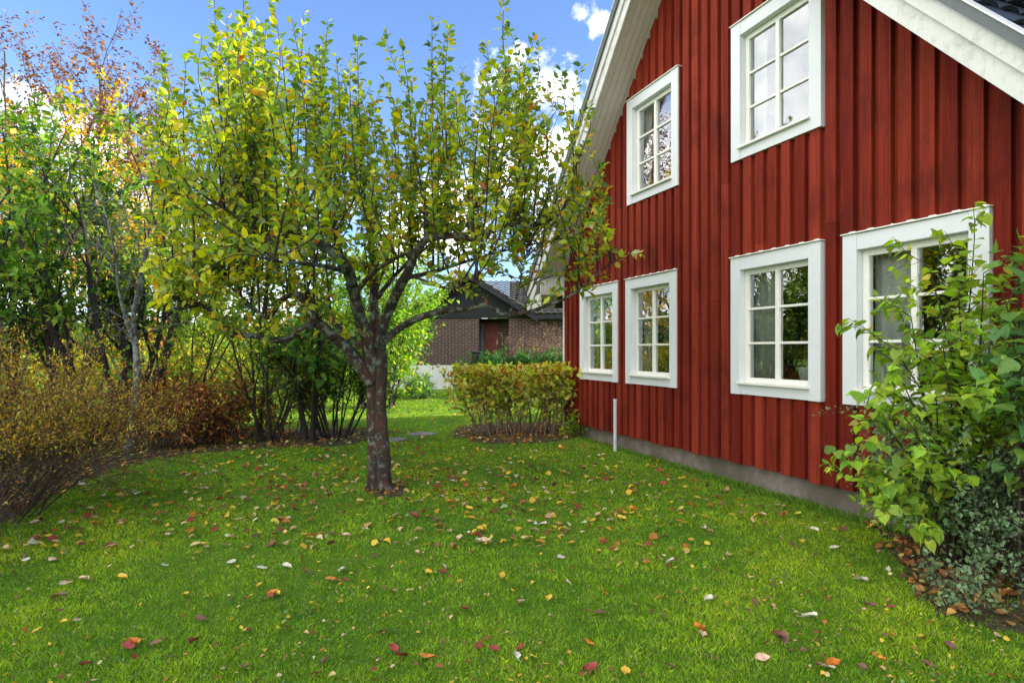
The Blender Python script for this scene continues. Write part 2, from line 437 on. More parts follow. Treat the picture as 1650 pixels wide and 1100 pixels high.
# windows: casing with sash, panes, sill and drip cap as its own pieces
def make_window():
    k = MB(); W2 = WW / 2
    k.box(-W2, -W2 + CW, -.070, .0, 0, WH - .0); k.box(W2 - CW, W2, -.070, .0, 0, WH)
    k.box(-W2 + CW + .002, W2 - CW - .002, -.066, .0, WH - CW, WH - .003)
    k.box(-W2 + CW + .002, W2 - CW - .002, -.064, .0, .003, .125)
    # reveal linings
    k.box(-W2 + CW - .014, -W2 + CW - .001, 0, .13, .1, WH - CW + .012); k.box(W2 - CW + .001, W2 - CW + .014, 0, .13, .1, WH - CW + .012)
    k.box(-W2 + CW - .012, W2 - CW + .012, 0, .13, WH - CW - .001, WH - CW + .011); k.box(-W2 + CW - .012, W2 - CW + .012, .001, .13, .112, .128)
    win = k.build('window', m_white, house, bevel=.003)
    a, b, z0, z1 = -W2 + CW + .001, W2 - CW - .001, .129, WH - CW - .002
    s = MB(); y0, y1 = .012, .07
    s.box(a, a + .058, y0, y1, z0, z1); s.box(b - .058, b, y0, y1, z0, z1)
    s.box(a + .058, b - .058, y0, y1, z1 - .058, z1); s.box(a + .058, b - .058, y0, y1, z0, z0 + .066)
    s.box(-.026, .026, y0 - .006, y1, z0 + .066, z1 - .058)
    gz0, gz1 = z0 + .066, z1 - .058
    for j in (1, 2):
        z = gz0 + (gz1 - gz0) * j / 3
        s.box(a + .058, -.026, y0 + .004, y1, z - .013, z + .013); s.box(.026, b - .058, y0 + .004, y1, z - .013, z + .013)
    s.build('sash', m_sash, win, bevel=.004)
    for (xa, xb) in ((a + .058, -.026), (.026, b - .058)):
        g = MB(); g.add([(xa, .038, gz0), (xb, .038, gz0), (xb, .038, gz1), (xa, .038, gz1)], [(0, 1, 2, 3)])
        g.build('pane', m_glass, win)
    s = MB(); s.prism([(-W2 + CW - .02, .118), (W2 - CW + .02, .118), (W2 - CW + .02, .146), (-W2 + CW - .02, .146)], -.105, .011)
    s.build('sill', m_sash, win, bevel=.004)
    s = MB(); s.box(-W2 - .012, W2 + .012, -.088, .0, WH + .002, WH + .014)
    for q in range(7):
        xx = -W2 + .05 + q * PITCH
        if xx + .06 < W2: s.box(xx, xx + .065, -.05, -.004, WH + .0145, WH + .03)
    s.build('drip_cap', m_sash, win, bevel=.003)
    return win
win0 = make_window()
for i, (cx, z) in enumerate(wins):
    o = win0
    if i:
        o = win0.copy(); C.objects.link(o); o.parent = house
        for ch in list(win0.children):
            d = ch.copy(); C.objects.link(d); d.parent = o
    o.location = (cx, 0, z)
wname = ['far ground floor window by the corner of the red house', 'second ground floor window from the corner of the red house',
         'ground floor window with the white plant pot in the red house', 'large ground floor window behind the green lilac bush',
         'far upper window', 'near upper window']
for i, (cx, z) in enumerate(wins):
    for side in (-1, 1):
        lo_ = i < 4
        wd = ((.46 if i == 3 else .34) if side < 0 else .16) if lo_ else (.20 if side < 0 else .07)
        cu = MB(); xs = np.linspace(0, wd, 36); ys = .02 * np.sin(xs * 95 + i) + .012 * np.sin(xs * 41 + 2 * i)
        xb = cx - .49 if side < 0 else cx + .49 - wd
        zt, zb = z + WH - .12, z + .13
        v = [(0, 0, 0)] * 0
        P = np.concatenate([np.stack([xs + xb, ys + .16, xs * 0 + zb], 1), np.stack([xs + xb, ys * .7 + .16, xs * 0 + zt], 1)])
        P -= np.array([xb, .16, zb])
        n = len(xs); ii = np.arange(n - 1)
        cu.arr(P, np.stack([ii, ii + 1, n + ii + 1, n + ii], 1))
        o = cu.build('curtain', m_curtain, smooth=True)
        sm = o.modifiers.new('s', 'SOLIDIFY'); sm.thickness = .004
        o.location = [float(q) for q in hw(xb, .16, zb)]; o.rotation_euler = (0, 0, HR)
        tag(o, ('wide' if side < 0 else 'narrow') + ' pale curtain at the ' + ('left' if side < 0 else 'right') + ' inside the ' + wname[i].replace(' of the red house', '').replace(' in the red house', '').replace('large ', '').replace('green ', ''), 'curtain', 'curtains inside the windows')

# potted plants on the inner sills
m_pot = plain('white_glazed_pot', (.72, .74, .72), .35)
m_cerdark = plain('dark_clay_pot', (.05, .045, .04), .6, .3, 12)
def pot_plant(loc, r, h, m, lab, leafh, nl):
    o = empty('potted_plant', loc)
    tag(o, lab, 'potted plant', 'potted plants on the window sills')
    k = MB(); prof = [(0, r * .72), (h * .02, r * .76), (h * .9, r), (h, r * 1.03), (h, r * .9), (h * .85, r * .86), (h * .85, 0.001)]
    n = 24; a = np.arange(n) / n * 2 * math.pi
    v = np.array([(q * math.cos(t), q * math.sin(t), z) for z, q in prof for t in a])
    i = np.arange(len(prof) - 1)[:, None] * n; j = np.arange(n)[None]
    k.arr(v, np.stack([i + j, i + (j + 1) % n, i + n + (j + 1) % n, i + n + j], -1).reshape(-1, 4))
    k.build('pot', m, o, smooth=True)
    T = MB(); paths = []
    for q in range(9):
        t = q * 2.4; p = smooth_path([(0, 0, h * .8), (.05 * math.cos(t), .05 * math.sin(t), h + leafh * .5), (.16 * math.cos(t), .14 * math.sin(t), h + leafh * (.6 + .05 * q))], 5)
        T.tube(p, np.linspace(.005, .002, len(p)), 4, cap=False); paths.append(p)
    T.build('stem', m_twig, o)
    L = MB(); leaves_on(L, paths, leafh * .12 if nl > 5 else .05, .11, [((.02, .05, .015), 1), ((.03, .08, .02), 1)], OV, .9, .35, 1.0)
    L.build('foliage', m_leaf_gloss, o, smooth=True)
pot_plant(hw(5.235 + .20, .25, 1.062 + .135), .105, .19, m_pot, 'white plant pot with dark leaves on the sill of the third ground floor window', .35, 6)
pot_plant(hw(6.78 - .05, .24, 1.062 + .135), .10, .16, m_cerdark, 'dark leafy houseplant inside the large window behind the lilac bush', .7, 8)

# white pipe by the foundation
p = onground(988, 703); pz = hw(2.10, -.17, 0)
k = MB(); k.tube([(0, 0, -.05), (0, 0, .2), (0, 0, .5), (0, 0, .80)], [.026] * 4, 14)
k.tube([(0, 0, .785), (0, 0, .815)], [.03, .03], 14)
pp = k.build('ground_pipe', plain('white_pipe_plastic', (.62, .66, .72), .4, .2, 9), smooth=False); pp.location = [float(q) for q in pz]
tag(pp, 'thin white plastic pipe standing upright against the foundation of the red house', 'pipe')

# ================================================================== NEIGHBOUR HOUSE
def brick():
    M = Mat('brown_brick'); tc = M.n('TexCoord'); sp = M.n('SeparateXYZ'); cb = M.n('CombineXYZ')
    M.l(tc.outputs['Object'], sp.inputs[0]); M.l(sp.outputs[0], cb.inputs[0]); M.l(sp.outputs[2], cb.inputs[1])
    ad = M.n('Math', operation='ADD'); M.l(sp.outputs[0], ad.inputs[0]); M.l(sp.outputs[1], ad.inputs[1]); M.l(ad.outputs[0], cb.inputs[0])
    b = M.n('TexBrick'); M.l(cb.outputs[0], b.inputs['Vector'])
    b.inputs['Scale'].default_value = 1; b.inputs['Brick Width'].default_value = .27; b.inputs['Row Height'].default_value = .082
    b.inputs['Mortar Size'].default_value = .009; b.inputs['Mortar Smooth'].default_value = .2
    b.inputs['Color1'].default_value = (.105, .052, .036, 1); b.inputs['Color2'].default_value = (.052, .028, .022, 1); b.inputs['Mortar'].default_value = (.30, .25, .21, 1)
    n = M.noise(M.coord(), 3, 6)
    M.base(M.mix(.5, b.outputs[0], M.ramp(n, [(.3, .55), (.7, 1)]), 'MULTIPLY')); M.p.inputs['Roughness'].default_value = .85
    inv = M.n('Math', operation='SUBTRACT'); inv.inputs[0].default_value = 1; M.l(b.outputs[1], inv.inputs[1]); M.bump(inv.outputs[0], .6, .01)
    return M.m
m_brick = brick()
m_black = plain('black_stained_boards', (.014, .016, .02), .7, .4, 9)
m_oldtile = plain('brown_concrete_tile', (.085, .07, .06), .8, .5, 4, c2=(.04, .035, .034))
m_door = plain('red_brown_door', (.30, .06, .025), .5, .35, 6)
m_plaster = plain('white_plaster', (.82, .81, .77), .85, .12, 3)
HB = empty('brick_house', (-1.7, 25, 0))
tag(HB, 'brown brick bungalow with black gable boards and red-brown front door', 'house')
k = MB()
k.box(-4.6, .37, 0, .25, .97, 2.9); k.box(1.16, 1.56, 1.0, 1.2, .97, 2.9); k.box(1.57, 8.5, 0, .25, .4, 2.9)
k.box(8.3, 8.5, .25, 8, .4, 2.9); k.box(-4.6, -4.4, .25, 8, .97, 2.9); k.box(.2, 1.9, 1.25, 1.4, .5, 2.9); k.box(-4.6, 8.5, 7.8, 8, .4, 2.9)
k.build('wall', m_brick, HB)
k = MB(); k.box(-4.75, .12, -.06, .24, -.2, .965); k.box(.12, 8.5, .0, 1.2, -.2, .39); k.build('foundation', m_plaster, HB)
k = MB(); x = -2.6; k.prism([(-2.6, 2.87), (2.6, 2.87), (2.6, 2.9), (0, 4.4), (-2.6, 2.9)], .001, .06)
while x < 2.6:
    zt = lambda q: 4.42 - .62 * abs(q)
    k.prism([(x, 2.86), (x + .13, 2.86), (x + .13, zt(x + .13)), (x, zt(x))], -.05 - (.015 if int(x * 100) % 2 else 0), .0); x += .14
k.build('gable_boards', m_black, HB)
k = MB()
for sg in (1, -1):
    k.prism([(0, 4.36), (sg * 2.72, 4.36 - .62 * 2.72), (sg * 2.72, 4.36 - .62 * 2.72 + .24), (0, 4.60)], -.62, -.57)
    k.prism([(0, 4.44), (sg * 2.75, 4.44 - .62 * 2.75), (sg * 2.75, 4.44 - .62 * 2.75 + .13), (0, 4.57)], -.569, 5.5)
k.build('bargeboard', m_black, HB)
k = MB(); k.box(2.73, 9.0, -.62, -.58, 2.80, 2.97); k.box(2.73, 9.0, -.579, -.001, 2.93, 2.95); k.build('fascia', m_black, HB)
sl = math.hypot(5.6, 1.9)
rf = tiles((1.6, -.6, 2.97), (1, 0, 0), (0, 5.6 / sl, 1.9 / sl), (0, -1.9 / sl, 5.6 / sl), 7.4, sl, 27, 17, .05, .05, 5)
rf = rf.build('roof', m_oldtile, HB)
t = tiles((.0, .3, 3.276), (1, 0, 0), (0, 5.6 / sl, 1.9 / sl), (0, -1.9 / sl, 5.6 / sl), 1.6, sl * 4.7 / 5.6, 6, 14, .05, .05, 5)
t.build('valley_tiles', m_oldtile, rf)
for sg in (1, -1):
    s2 = math.hypot(1, .62)
    t = tiles((sg * 2.8, -.6, 4.6 - .62 * 2.8), (0, 1, 0), (-sg / s2, 0, .62 / s2), (sg * .62 / s2, 0, 1 / s2), 5.2, 2.8 * s2, 20, 9, .04, .04, 5)
    t.build('gable_tiles', m_oldtile, rf)
k = MB(); k.add([(1.6, 5.0, 4.86), (9, 5.0, 4.86), (9, 10, 3), (1.6, 10, 3)], [(0, 1, 2, 3)]); k.build('rear_slope', m_oldtile, rf)
k = MB(); k.box(2.9, 3.4, 2.2, 2.75, 3.7, 4.32); k.box(2.86, 3.44, 2.16, 2.8, 4.325, 4.36)
k.build('roof_vent', plain('blue_grey_metal', (.22, .27, .33), .4), rf, bevel=.01)
k = MB(); k.box(.5, 1.16, 1.15, 1.22, .72, 2.75)
for j in range(5): k.box(.56, 1.10, 1.13, 1.149, .82 + j * .38, 1.14 + j * .38)
d = k.build('door', m_door, HB, bevel=.006)
k = MB(); k.box(1.06, 1.10, 1.08, 1.129, 1.8, 2.0); k.build('handle', m_pot, d)
k = MB(); k.box(.33, .5, 1.16, 1.2, 1.5, 2.7); k.build('side_window', plain('grey_side_glass', (.16, .19, .2), .1), HB)
k = MB(); k.box(-1.42, -1.31, -.15, -.052, 3.25, 3.5); k.box(-1.39, -1.34, -.052, -.03, 3.3, 3.4); k.build('wall_lamp', m_plaster, HB, bevel=.015)

k = MB(); bz = .75
k.box(-.28, .28, -.28, .28, 0, .88); k.prism([(-.31, .885), (.31, .885), (.31, .95), (-.31, 1.0)], -.31, .31); k.box(-.25, .25, -.36, -.30, .78, .84)
b = k.build('waste_bin', plain('black_bin_plastic', (.012, .013, .015), .4), bevel=.03); b.location = (-1.27, 24.4, .55)
tag(b, 'black wheeled waste bin with sloping lid beside the brick house entrance', 'bin')
k = MB(); k.box(-.75, .75, -.5, .6, 0, .55)
b2 = k.build('entrance_step', m_conc, HB, bevel=.01); b2.location = (.6, -.3, 0)
g = empty('wooden_gate', (-2.22, 24.2, 0)); tag(g, 'low weathered wooden gate between the white wall and the clipped hedge', 'gate')
for xx in (0, .95):
    k = MB(); k.box(xx - .05, xx + .05, -.05, .05, -.1, 1.0); k.build('post', plain('weathered_wood', (.24, .17, .12), .85, .4, 14), g)
for z in (.3, .56, .82):
    k = MB(); k.box(.05, .9, -.02, .02, z, z + .11); k.build('rail', bpy.data.materials['weathered_wood'], g)

# ================================================================== APPLE TREE
TY = 6.95
apple = empty('apple_tree', onground(612, 790))
tag(apple, 'old apple tree with forked lichen-covered trunk and yellowing leaves standing in the lawn', 'tree')
AO = onground(612, 790)
def A(px, py, dy=0.0): return at(px, py, TY + dy) - AO
def limb(T, pts, r0, r1, sides=10, lump=.08, n=6, pw=1.0):
    p = smooth_path([A(*q) for q in pts], n); r0 *= 1.0; r1 *= 1.0
    p = p + NP.standard_normal(p.shape) * r1 * .12
    t = np.linspace(0, 1, len(p)) ** pw
    T.tube(p, r0 + (r1 - r0) * t, sides, lump=lump, seed=rnd.random() * 6); return p
T = MB()
# two fused stems
def trunkstem(pts, rad, sides=18, seed=0):
    p = smooth_path([A(*q) for q in pts], 8); r = np.interp(np.linspace(0, 1, len(p)), np.linspace(0, 1, len(rad)), rad)
    T.tube(p, r * .88, sides, lump=.13, seed=seed)
trunkstem([(605, 796, 0), (604, 762, .01), (604, 720, .02), (601, 672, .02), (601, 625, .02), (598, 585, 0), (593, 545, -.03), (589, 520, -.05)], [.125, .095, .082, .078, .082, .088, .092, .08], seed=1)
trunkstem([(620, 796, -.02), (619, 764, -.03), (616, 715, -.03), (613, 660, -.01), (614, 610, .02), (611, 565, .03), (609, 540, .03)], [.125, .09, .082, .074, .078, .085, .08], seed=2)
T.build('trunk', m_bark, apple, smooth=True)
B = MB()
limbs = []
def L_(pts, r0, r1, **k): p = limb(B, pts, r0, r1, **k); limbs.append(p); return p
L_([(600, 618, 0), (580, 590, -.05), (560, 562, -.12), (540, 543, -.2), (517, 525, -.28), (500, 505, -.35), (489, 485, -.38)], .075, .042, sides=14)
L_([(510, 518, -.28), (497, 526, -.4), (476, 538, -.5), (455, 549, -.6), (421, 543, -.7), (382, 538, -.8), (365, 528, -.85), (350, 508, -.9), (325, 492, -.95), (300, 494, -1.0), (275, 480, -1.05)], .042, .012)
L_([(592, 560, 0), (570, 548, .2), (548, 530, .4), (520, 500, .65), (495, 480, .8), (460, 462, 1.0), (415, 445, 1.2)], .045, .015)
L_([(497, 500, -.35), (478, 474, -.3), (455, 482, -.2), (432, 512, -.15), (404, 492, -.1), (378, 468, -.05), (350, 450, 0)], .035, .012)
L_([(589, 540, -.03), (578, 505, -.2), (570, 470, -.4), (562, 440, -.6), (548, 418, -.75), (520, 395, -.85), (480, 382, -.95), (430, 387, -1.0), (407, 372, -1.0), (391, 345, -1.0), (383, 312, -1.0), (378, 280, -.98)], .070, .026, sides=14)
L_([(405, 370, -1.0), (375, 345, -1.1), (335, 320, -1.2), (300, 295, -1.3)], .018, .008)
L_([(388, 330, -1.0), (350, 335, -.8), (310, 325, -.6), (275, 305, -.5)], .015, .006)
L_([(605, 560, 0), (603, 510, .15), (602, 460, .35), (600, 410, .5), (592, 360, .65), (585, 310, .7)], .062, .026, sides=12)
L_([(560, 440, -.6), (548, 400, -.3), (530, 350, 0), (520, 300, .2)], .03, .012)
L_([(612, 560, 0), (618, 525, -.05), (634, 482, -.15), (648, 455, -.25), (660, 432, -.3), (672, 404, -.35), (690, 384, -.4), (720, 380, -.45), (745, 381, -.5), (768, 386, -.5), (795, 370, -.5), (815, 362, -.5), (860, 364, -.5), (900, 345, -.45), (925, 305, -.4)], .066, .012, sides=14, pw=.85)
L_([(690, 384, -.4), (686, 360, -.42), (687, 335, -.45), (682, 310, -.5)], .036, .018)
L_([(766, 385, -.5), (756, 360, -.5), (756, 342, -.5), (775, 320, -.5), (790, 275, -.45), (797, 230, -.4)], .028, .010)
L_([(757, 342, -.5), (785, 322, -.3), (815, 295, -.1), (835, 262, 0), (850, 240, .1)], .017, .007)
L_([(652, 448, -.25), (690, 440, .1), (740, 425, .4), (790, 410, .6), (850, 395, .8)], .03, .01)
L_([(608, 480, .3), (640, 440, .7), (680, 405, 1.0), (720, 370, 1.3)], .03, .012)
L_([(596, 430, .5), (550, 420, .9), (500, 410, 1.2), (450, 380, 1.5)], .03, .012)
L_([(612, 555, 0), (636, 535, -.1), (655, 521, -.15), (690, 507, -.25), (720, 500, -.3), (750, 498, -.35), (785, 492, -.4), (812, 506, -.42), (845, 504, -.45), (878, 493, -.5), (918, 477, -.55), (956, 447, -.6), (998, 412, -.65)], .046, .006)
L_([(845, 504, -.45), (850, 480, -.5), (865, 450, -.5), (872, 415, -.5)], .01, .004)
L_([(820, 506, -.42), (835, 470, -.3), (843, 430, -.2), (852, 395, -.1)], .01, .004)
L_([(655, 440, -.2), (690, 455, -.5), (725, 465, -.9), (770, 455, -1.2)], .018, .006)
L_([(575, 470, -.4), (600, 440, -.9), (630, 420, -1.4), (660, 405, -1.7)], .03, .01)
L_([(560, 440, -.6), (530, 430, -1.1), (490, 425, -1.5), (440, 420, -1.8)], .028, .01)
B.build('branches', m_bark_limb, apple, smooth=True)
S = MB(); paths = []
env = [(235, 190), (250, 110), (265, 95), (290, 135), (320, 62), (345, -10), (392, -25), (430, -5), (465, 15), (490, 25), (525, 35), (572, 60), (600, 140), (645, 78), (655, 95), (695, 28), (722, 55), (745, 110), (780, 72), (812, 0), (835, 70), (862, 60), (880, 90), (905, 112), (925, 145), (945, 170), (962, 215)]
ex = np.array([e[0] for e in env], float); ey = np.array([e[1] for e in env], float)
allp = np.concatenate([l[len(l) // 4:] for l in limbs])
# the tallest water shoots, then the rest
tips = [(345, -10, -.9), (392, -30, -.6), (410, 40, -1), (440, -5, -1.1), (470, 30, .3), (490, 20, -.5), (528, 35, .3), (575, 60, .0), (300, 85, -1.0), (262, 95, -1.1), (245, 130, -.4), (325, 62, -1.3), (648, 78, -.5), (696, 27, -.5), (722, 52, -.2),
        (745, 110, .3), (783, 70, -.2), (812, -2, -.5), (826, 60, -.2), (862, 60, -.3), (868, 70, .2), (905, 112, -.4), (925, 145, -.2), (946, 168, -.4), (600, 160, .2), (560, 110, .6), (620, 130, .6), (665, 130, .5), (890, 118, .2), (950, 240, -.5), (845, 90, .5), (365, 30, .2), (510, 75, .8), (285, 150, .5), (1000, 400, -.6)]
for _ in range(205):
    x = rnd.uniform(235, 965); yt = np.interp(x, ex, ey)
    y = yt + (45 + 190 * abs(rnd.gauss(0, .55)))
    if y > 390: continue
    if 575 < x < 632 and y < 150: continue
    tips.append((x, y, rnd.gauss(0, .95)))
def shoot(tip, wob=.012, back=None):
    d = allp - tip; dz = tip[2] - allp[:, 2]
    hor = np.hypot(d[:, 0], d[:, 1])
    cost = hor * 2.4 + np.abs(dz - .9) * .5 + np.where(dz < .25, 9, 0)
    k = np.argsort(cost)[rnd.randrange(0, 5)]; b = allp[k]
    m1 = b + (tip - b) * np.array([.42, .42, .32]); m2 = b + (tip - b) * np.array([.76, .76, .67])
    p = smooth_path([b, m1 + NP.standard_normal(3) * .075, m2 + NP.standard_normal(3) * .055, tip], 6)
    return p
for (x, y, dy) in tips:
    p = shoot(A(x, y, dy)); Ls = np.linalg.norm(p[-1] - p[0])
    S.tube(p, np.linspace(min(.014, .004 + .0045 * Ls), .002, len(p)), 5, cap=False)
    paths.append((p, .1))
    if Ls > .7:
        for j in range(rnd.randrange(1, 4)):
            i = rnd.randrange(len(p) // 4, len(p) - 4); d = p[i + 1] - p[i]; d = d / np.linalg.norm(d)
            q = NP.standard_normal(3); q[2] *= .3; q = q / np.linalg.norm(q)
            l = rnd.uniform(.15, .5); e = p[i] + (d * .8 + q * .6) * l
            pp = smooth_path([p[i], p[i] + (d * .3 + q * .5) * l * .6, e], 4); S.tube(pp, np.linspace(.005, .0018, len(pp)), 4, cap=False); paths.append((pp, .1))
# spur twigs along the limbs, bending outwards and down
for l in limbs:
    for i in range(len(l) // 3, len(l)):
        if rnd.random() < .66:
            q = NP.standard_normal(3); q[2] = abs(q[2]) * .5 - .05; q = q / np.linalg.norm(q)
            if l[i][0] > .55 and l[i][2] < 2.2 and rnd.random() < .5: continue
            s = rnd.uniform(.18, .55)
            pp = smooth_path([l[i], l[i] + q * s * .5 + np.array([0, 0, .04]), l[i] + q * s + np.array([0, 0, rnd.uniform(-.12, .25)])], 4)
            S.tube(pp, np.linspace(.006, .0018, len(pp)), 4, cap=False); paths.append((pp, .25))
# outer skirts: hanging twigs at the lower rim
for _ in range(170):
    x = rnd.choice([rnd.uniform(235, 420), rnd.uniform(235, 560), rnd.uniform(235, 350), rnd.uniform(640, 950)]); y = rnd.uniform(370, 490)
    if x > 640: y = rnd.uniform(330, 430 if x < 850 else 390)
    tip = A(x, y, rnd.gauss(0, .8))
    k = np.argmin(np.linalg.norm(allp - tip, axis=1) + NP.random(len(allp)) * .15); b = allp[k]
    if np.linalg.norm(tip - b) > 1.1: continue
    pp = smooth_path([b, (b + tip) / 2 + np.array([0, 0, .12]), tip], 5); S.tube(pp, np.linspace(.007, .0018, len(pp)), 4, cap=False); paths.append((pp, .15))
S.build('twigs', m_twig, apple, smooth=True)
NP = np.random.default_rng(77)
def keep(p):
    t = p[-1]; x_, z_ = t[0], t[2]
    if x_ > .9 and 1.8 < z_ < 3.3: return NP.random() < .64
    if x_ > 1.9: return NP.random() < .6
    if -.9 < x_ < .6 and z_ < 2.5: return NP.random() < .7
    return True
paths = [q for q in paths if keep(q[0])]
def apple_col(P):
    n = len(P); z = P[:, 2]
    low = np.clip((3.2 - z) / 2.0, 0, 1); hi = np.clip((z - 3.3) / 1.5, 0, 1)
    k = .5 + .5 * np.sin(P[:, 0] * 2.3 + 1.1) * np.sin(P[:, 1] * 2.1 + P[:, 2] * 1.7)
    u = NP.random(n)
    pal = np.array([(.125, .190, .026), (.205, .255, .026), (.320, .335, .030), (.40, .36, .035), (.46, .24, .03), (.33, .11, .03), (.26, .32, .15), (.075, .135, .035)])
    wts = np.stack([.27 + .2 * hi, .32 - .03 * low + 0 * k, .20 + .10 * k, .07 + .14 * low, .03 + .07 * low, .015 + .02 * low, .03 + .03 * low, .13 + .08 * hi], 1)
    wts /= wts.sum(1)[:, None]; cs = np.cumsum(wts, 1); idx = (u[:, None] > cs).sum(1).clip(0, 7)
    c = pal[idx] * (1 + .16 * NP.standard_normal((n, 1))) * (1 + .06 * NP.standard_normal((n, 3)))
    return np.clip(c * 1.75, .005, .85)
Lf = MB()
for grp in (0.22, .1, .25, .15):
    leaves_on(Lf, [p for p, t in paths if t == grp], .025, .072, None, OV, .88, grp, .85, up=.15, droop=.12, jitter=.62, palf=apple_col)
cr = Lf.build('crown', m_leaf, apple, smooth=True)
print('apple leaves', Lf.n // 11)

# ================================================================== OTHER TREES AND SHRUBS
GREEN = [((.045, .11, .016), 5), ((.07, .15, .02), 4), ((.11, .19, .025), 2), ((.03, .075, .018), 3)]
LIME = [((.17, .27, .025), 5), ((.24, .32, .03), 4), ((.11, .19, .02), 3), ((.36, .34, .04), 1.2)]
YEL = [((.55, .38, .025), 5), ((.5, .27, .02), 3), ((.4, .38, .04), 2), ((.3, .12, .03), 1)]
BRN = [((.13, .062, .025), 5), ((.20, .09, .03), 3), ((.10, .05, .035), 3), ((.42, .22, .04), 1)]
RUST = [((.24, .085, .025), 5), ((.33, .13, .035), 3), ((.14, .055, .02), 4), ((.40, .24, .07), 1)]
GOLD = [((.42, .30, .035), 4), ((.27, .21, .028), 4), ((.13, .10, .022), 4), ((.5, .38, .09), 1.5), ((.26, .11, .03), 3)]
def shrub(name, base, cfg, stems, spread, lean, L, r, label, cat, group=None, leafmat=m_leaf, wood=m_dark, lf=None, seed=0, extra=None, aspect=1.0, twigname='stems', leafname='foliage'):
    global NP
    NP = np.random.default_rng(seed + 100)
    o = empty(name, base); tag(o, label, cat, group)
    T = MB(); tw = []
    for k in range(stems):
        a = k * 2.399 + NP.random(); rr = spread * math.sqrt((k + .5) / stems)
        p = np.array([rr * math.cos(a), rr * math.sin(a) * aspect, -.03])
        ln = lean * (.4 + .9 * NP.random()) * (.3 + rr / max(spread, 1e-3))
        d = np.array([math.cos(a) * ln, math.sin(a) * ln, 1.0])
        if extra is not None: d = d + np.array(extra)
        grow(p, d, L * (.75 + .45 * NP.random()), r * (.7 + .5 * NP.random()), 0, cfg, T, tw, 7)
    T.build(twigname, wood, o, smooth=True)
    if lf:
        Lm = MB()
        for spec in (lf if isinstance(lf, list) else [lf]):
            spec = dict(spec); flt = spec.pop('flt', None)
            ps = tw if flt is None else [q for q in tw if flt(q[-1])]
            if ps: leaves_on(Lm, ps, **spec)
        if Lm.n: Lm.build(leafname, leafmat, o, smooth=True)
    return o, tw

# -- clipped hedge by the house corner: every stem clump is one plant
hcols = [((.52, .45, .06), 4), ((.34, .44, .05), 5), ((.7, .6, .2), 2), ((.30, .13, .03), 1), ((.14, .2, .03), 2)]
cfg_h = dict(max=2, kids=[7, 4], lo=[.25, .2], ang=[.5, .7], ratio=[.42, .5], wob=[.05, .09, .1], trop=[.0, .05, .02], seg=.08, leaf=1, rr=.55)
hb = onground(833, 703)
o = empty('clipped_hedge', hb)
tag(o, 'waist-high clipped deciduous hedge with yellow leaves and bare stems beside the house corner', 'hedge')
NP = np.random.default_rng(5); T = MB(); tw = []
for k in range(46):
    x = -.95 + 1.95 * ((k % 23) + NP.random()) / 23; y = (-.12 if k < 23 else .32) + NP.random() * .25
    grow((x * .82, y, -.02), (x * .28 + .12 * NP.standard_normal(), .15 * NP.standard_normal(), 1), 1.28 * (.85 + .2 * NP.random()), .011 + .006 * NP.random(), 0, cfg_h, T, tw, 6)
for bm in (T,):
    for v in bm.v: v[:, 2] = np.where(v[:, 2] > 1.20, 1.20 + (v[:, 2] - 1.20) * .3, v[:, 2])
for q in tw: q[:, 2] = np.where(q[:, 2] > 1.20, 1.20 + (q[:, 2] - 1.20) * .3, q[:, 2])
T.build('stems', plain('hedge_bark', (.21, .14, .09), .85, .5, 30), o, smooth=True)
Lm = MB(); leaves_on(Lm, [q for q in tw if q[-1][2] > .35 or NP.random() < .65], .05, .082, hcols, OV, 1.0, .15, .9, gap=.42, jitter=.6)
top = [q for q in tw if q[-1][2] > 1.1]
leaves_on(Lm, top, .06, .065, RUST[:2] + [((.5, .4, .05), 7), ((.3, .36, .04), 3)], OV, .9, .3, .9, gap=.4, jitter=.6)
Lm.build('foliage', m_leaf, o, smooth=True)

# -- heart-leaved lilac in front of the large window
cfg_l = dict(max=2, kids=[9, 4], lo=[.22, .2], ang=[.62, .6], ratio=[.44, .5], wob=[.045, .07, .08], trop=[.01, .05, .03], seg=.07, leaf=1, rr=.6)
LIL = [((.22, .34, .04), 5), ((.31, .43, .045), 5), ((.14, .24, .035), 3), ((.34, .38, .05), 1.5), ((.30, .30, .06), .6)]
NP = np.random.default_rng(21)
Lo_ = at(1520, 0, 4.55); Lo_[2] = 0
o = empty('lilac_bush', Lo_); tag(o, 'tall lilac bush with big heart-shaped lime green leaves in front of the large window', 'bush')
T = MB(); tw = []
targets = [(1375, 650, 4.3), (1420, 560, 4.35), (1460, 510, 4.4), (1490, 430, 4.4), (1570, 385, 4.5), (1585, 440, 4.4), (1545, 470, 4.2), (1400, 760, 4.2), (1450, 690, 4.2), (1520, 560, 4.1), (1600, 540, 4.2), (1500, 640, 4.1), (1560, 620, 4.3), (1385, 780, 4.3), (1435, 620, 4.5), (1530, 520, 4.6), (1475, 760, 4.1), (1610, 640, 4.0), (1440, 800, 4.15)]
for (px, py, Y) in targets:
    px += 22 if px < 1460 else (8 if px < 1520 else 0)
    tip = at(px, py, Y) - Lo_; b = np.array([rnd.uniform(-.12, .22), rnd.uniform(-.15, .1), -.02])
    b[0] += .12 * (tip[0])
    mid = b + (tip - b) * np.array([.35, .4, .58]) + NP.standard_normal(3) * .03
    p = smooth_path([b, mid, tip], 9); T.tube(p, np.linspace(.014, .003, len(p)), 7, cap=False)
    tw.append(p)
    for i in range(len(p) // 3, len(p), 2):
        d = norm(p[i] - p[i - 1]); q = NP.standard_normal(3); q = norm(q - q.dot(d) * d)
        grow(p[i], d * .6 + q * .8, rnd.uniform(.18, .42), .004, 1, dict(cfg_l, kids=[0, 2]), T, tw, 5)
T.build('stems', m_twig, o, smooth=True)
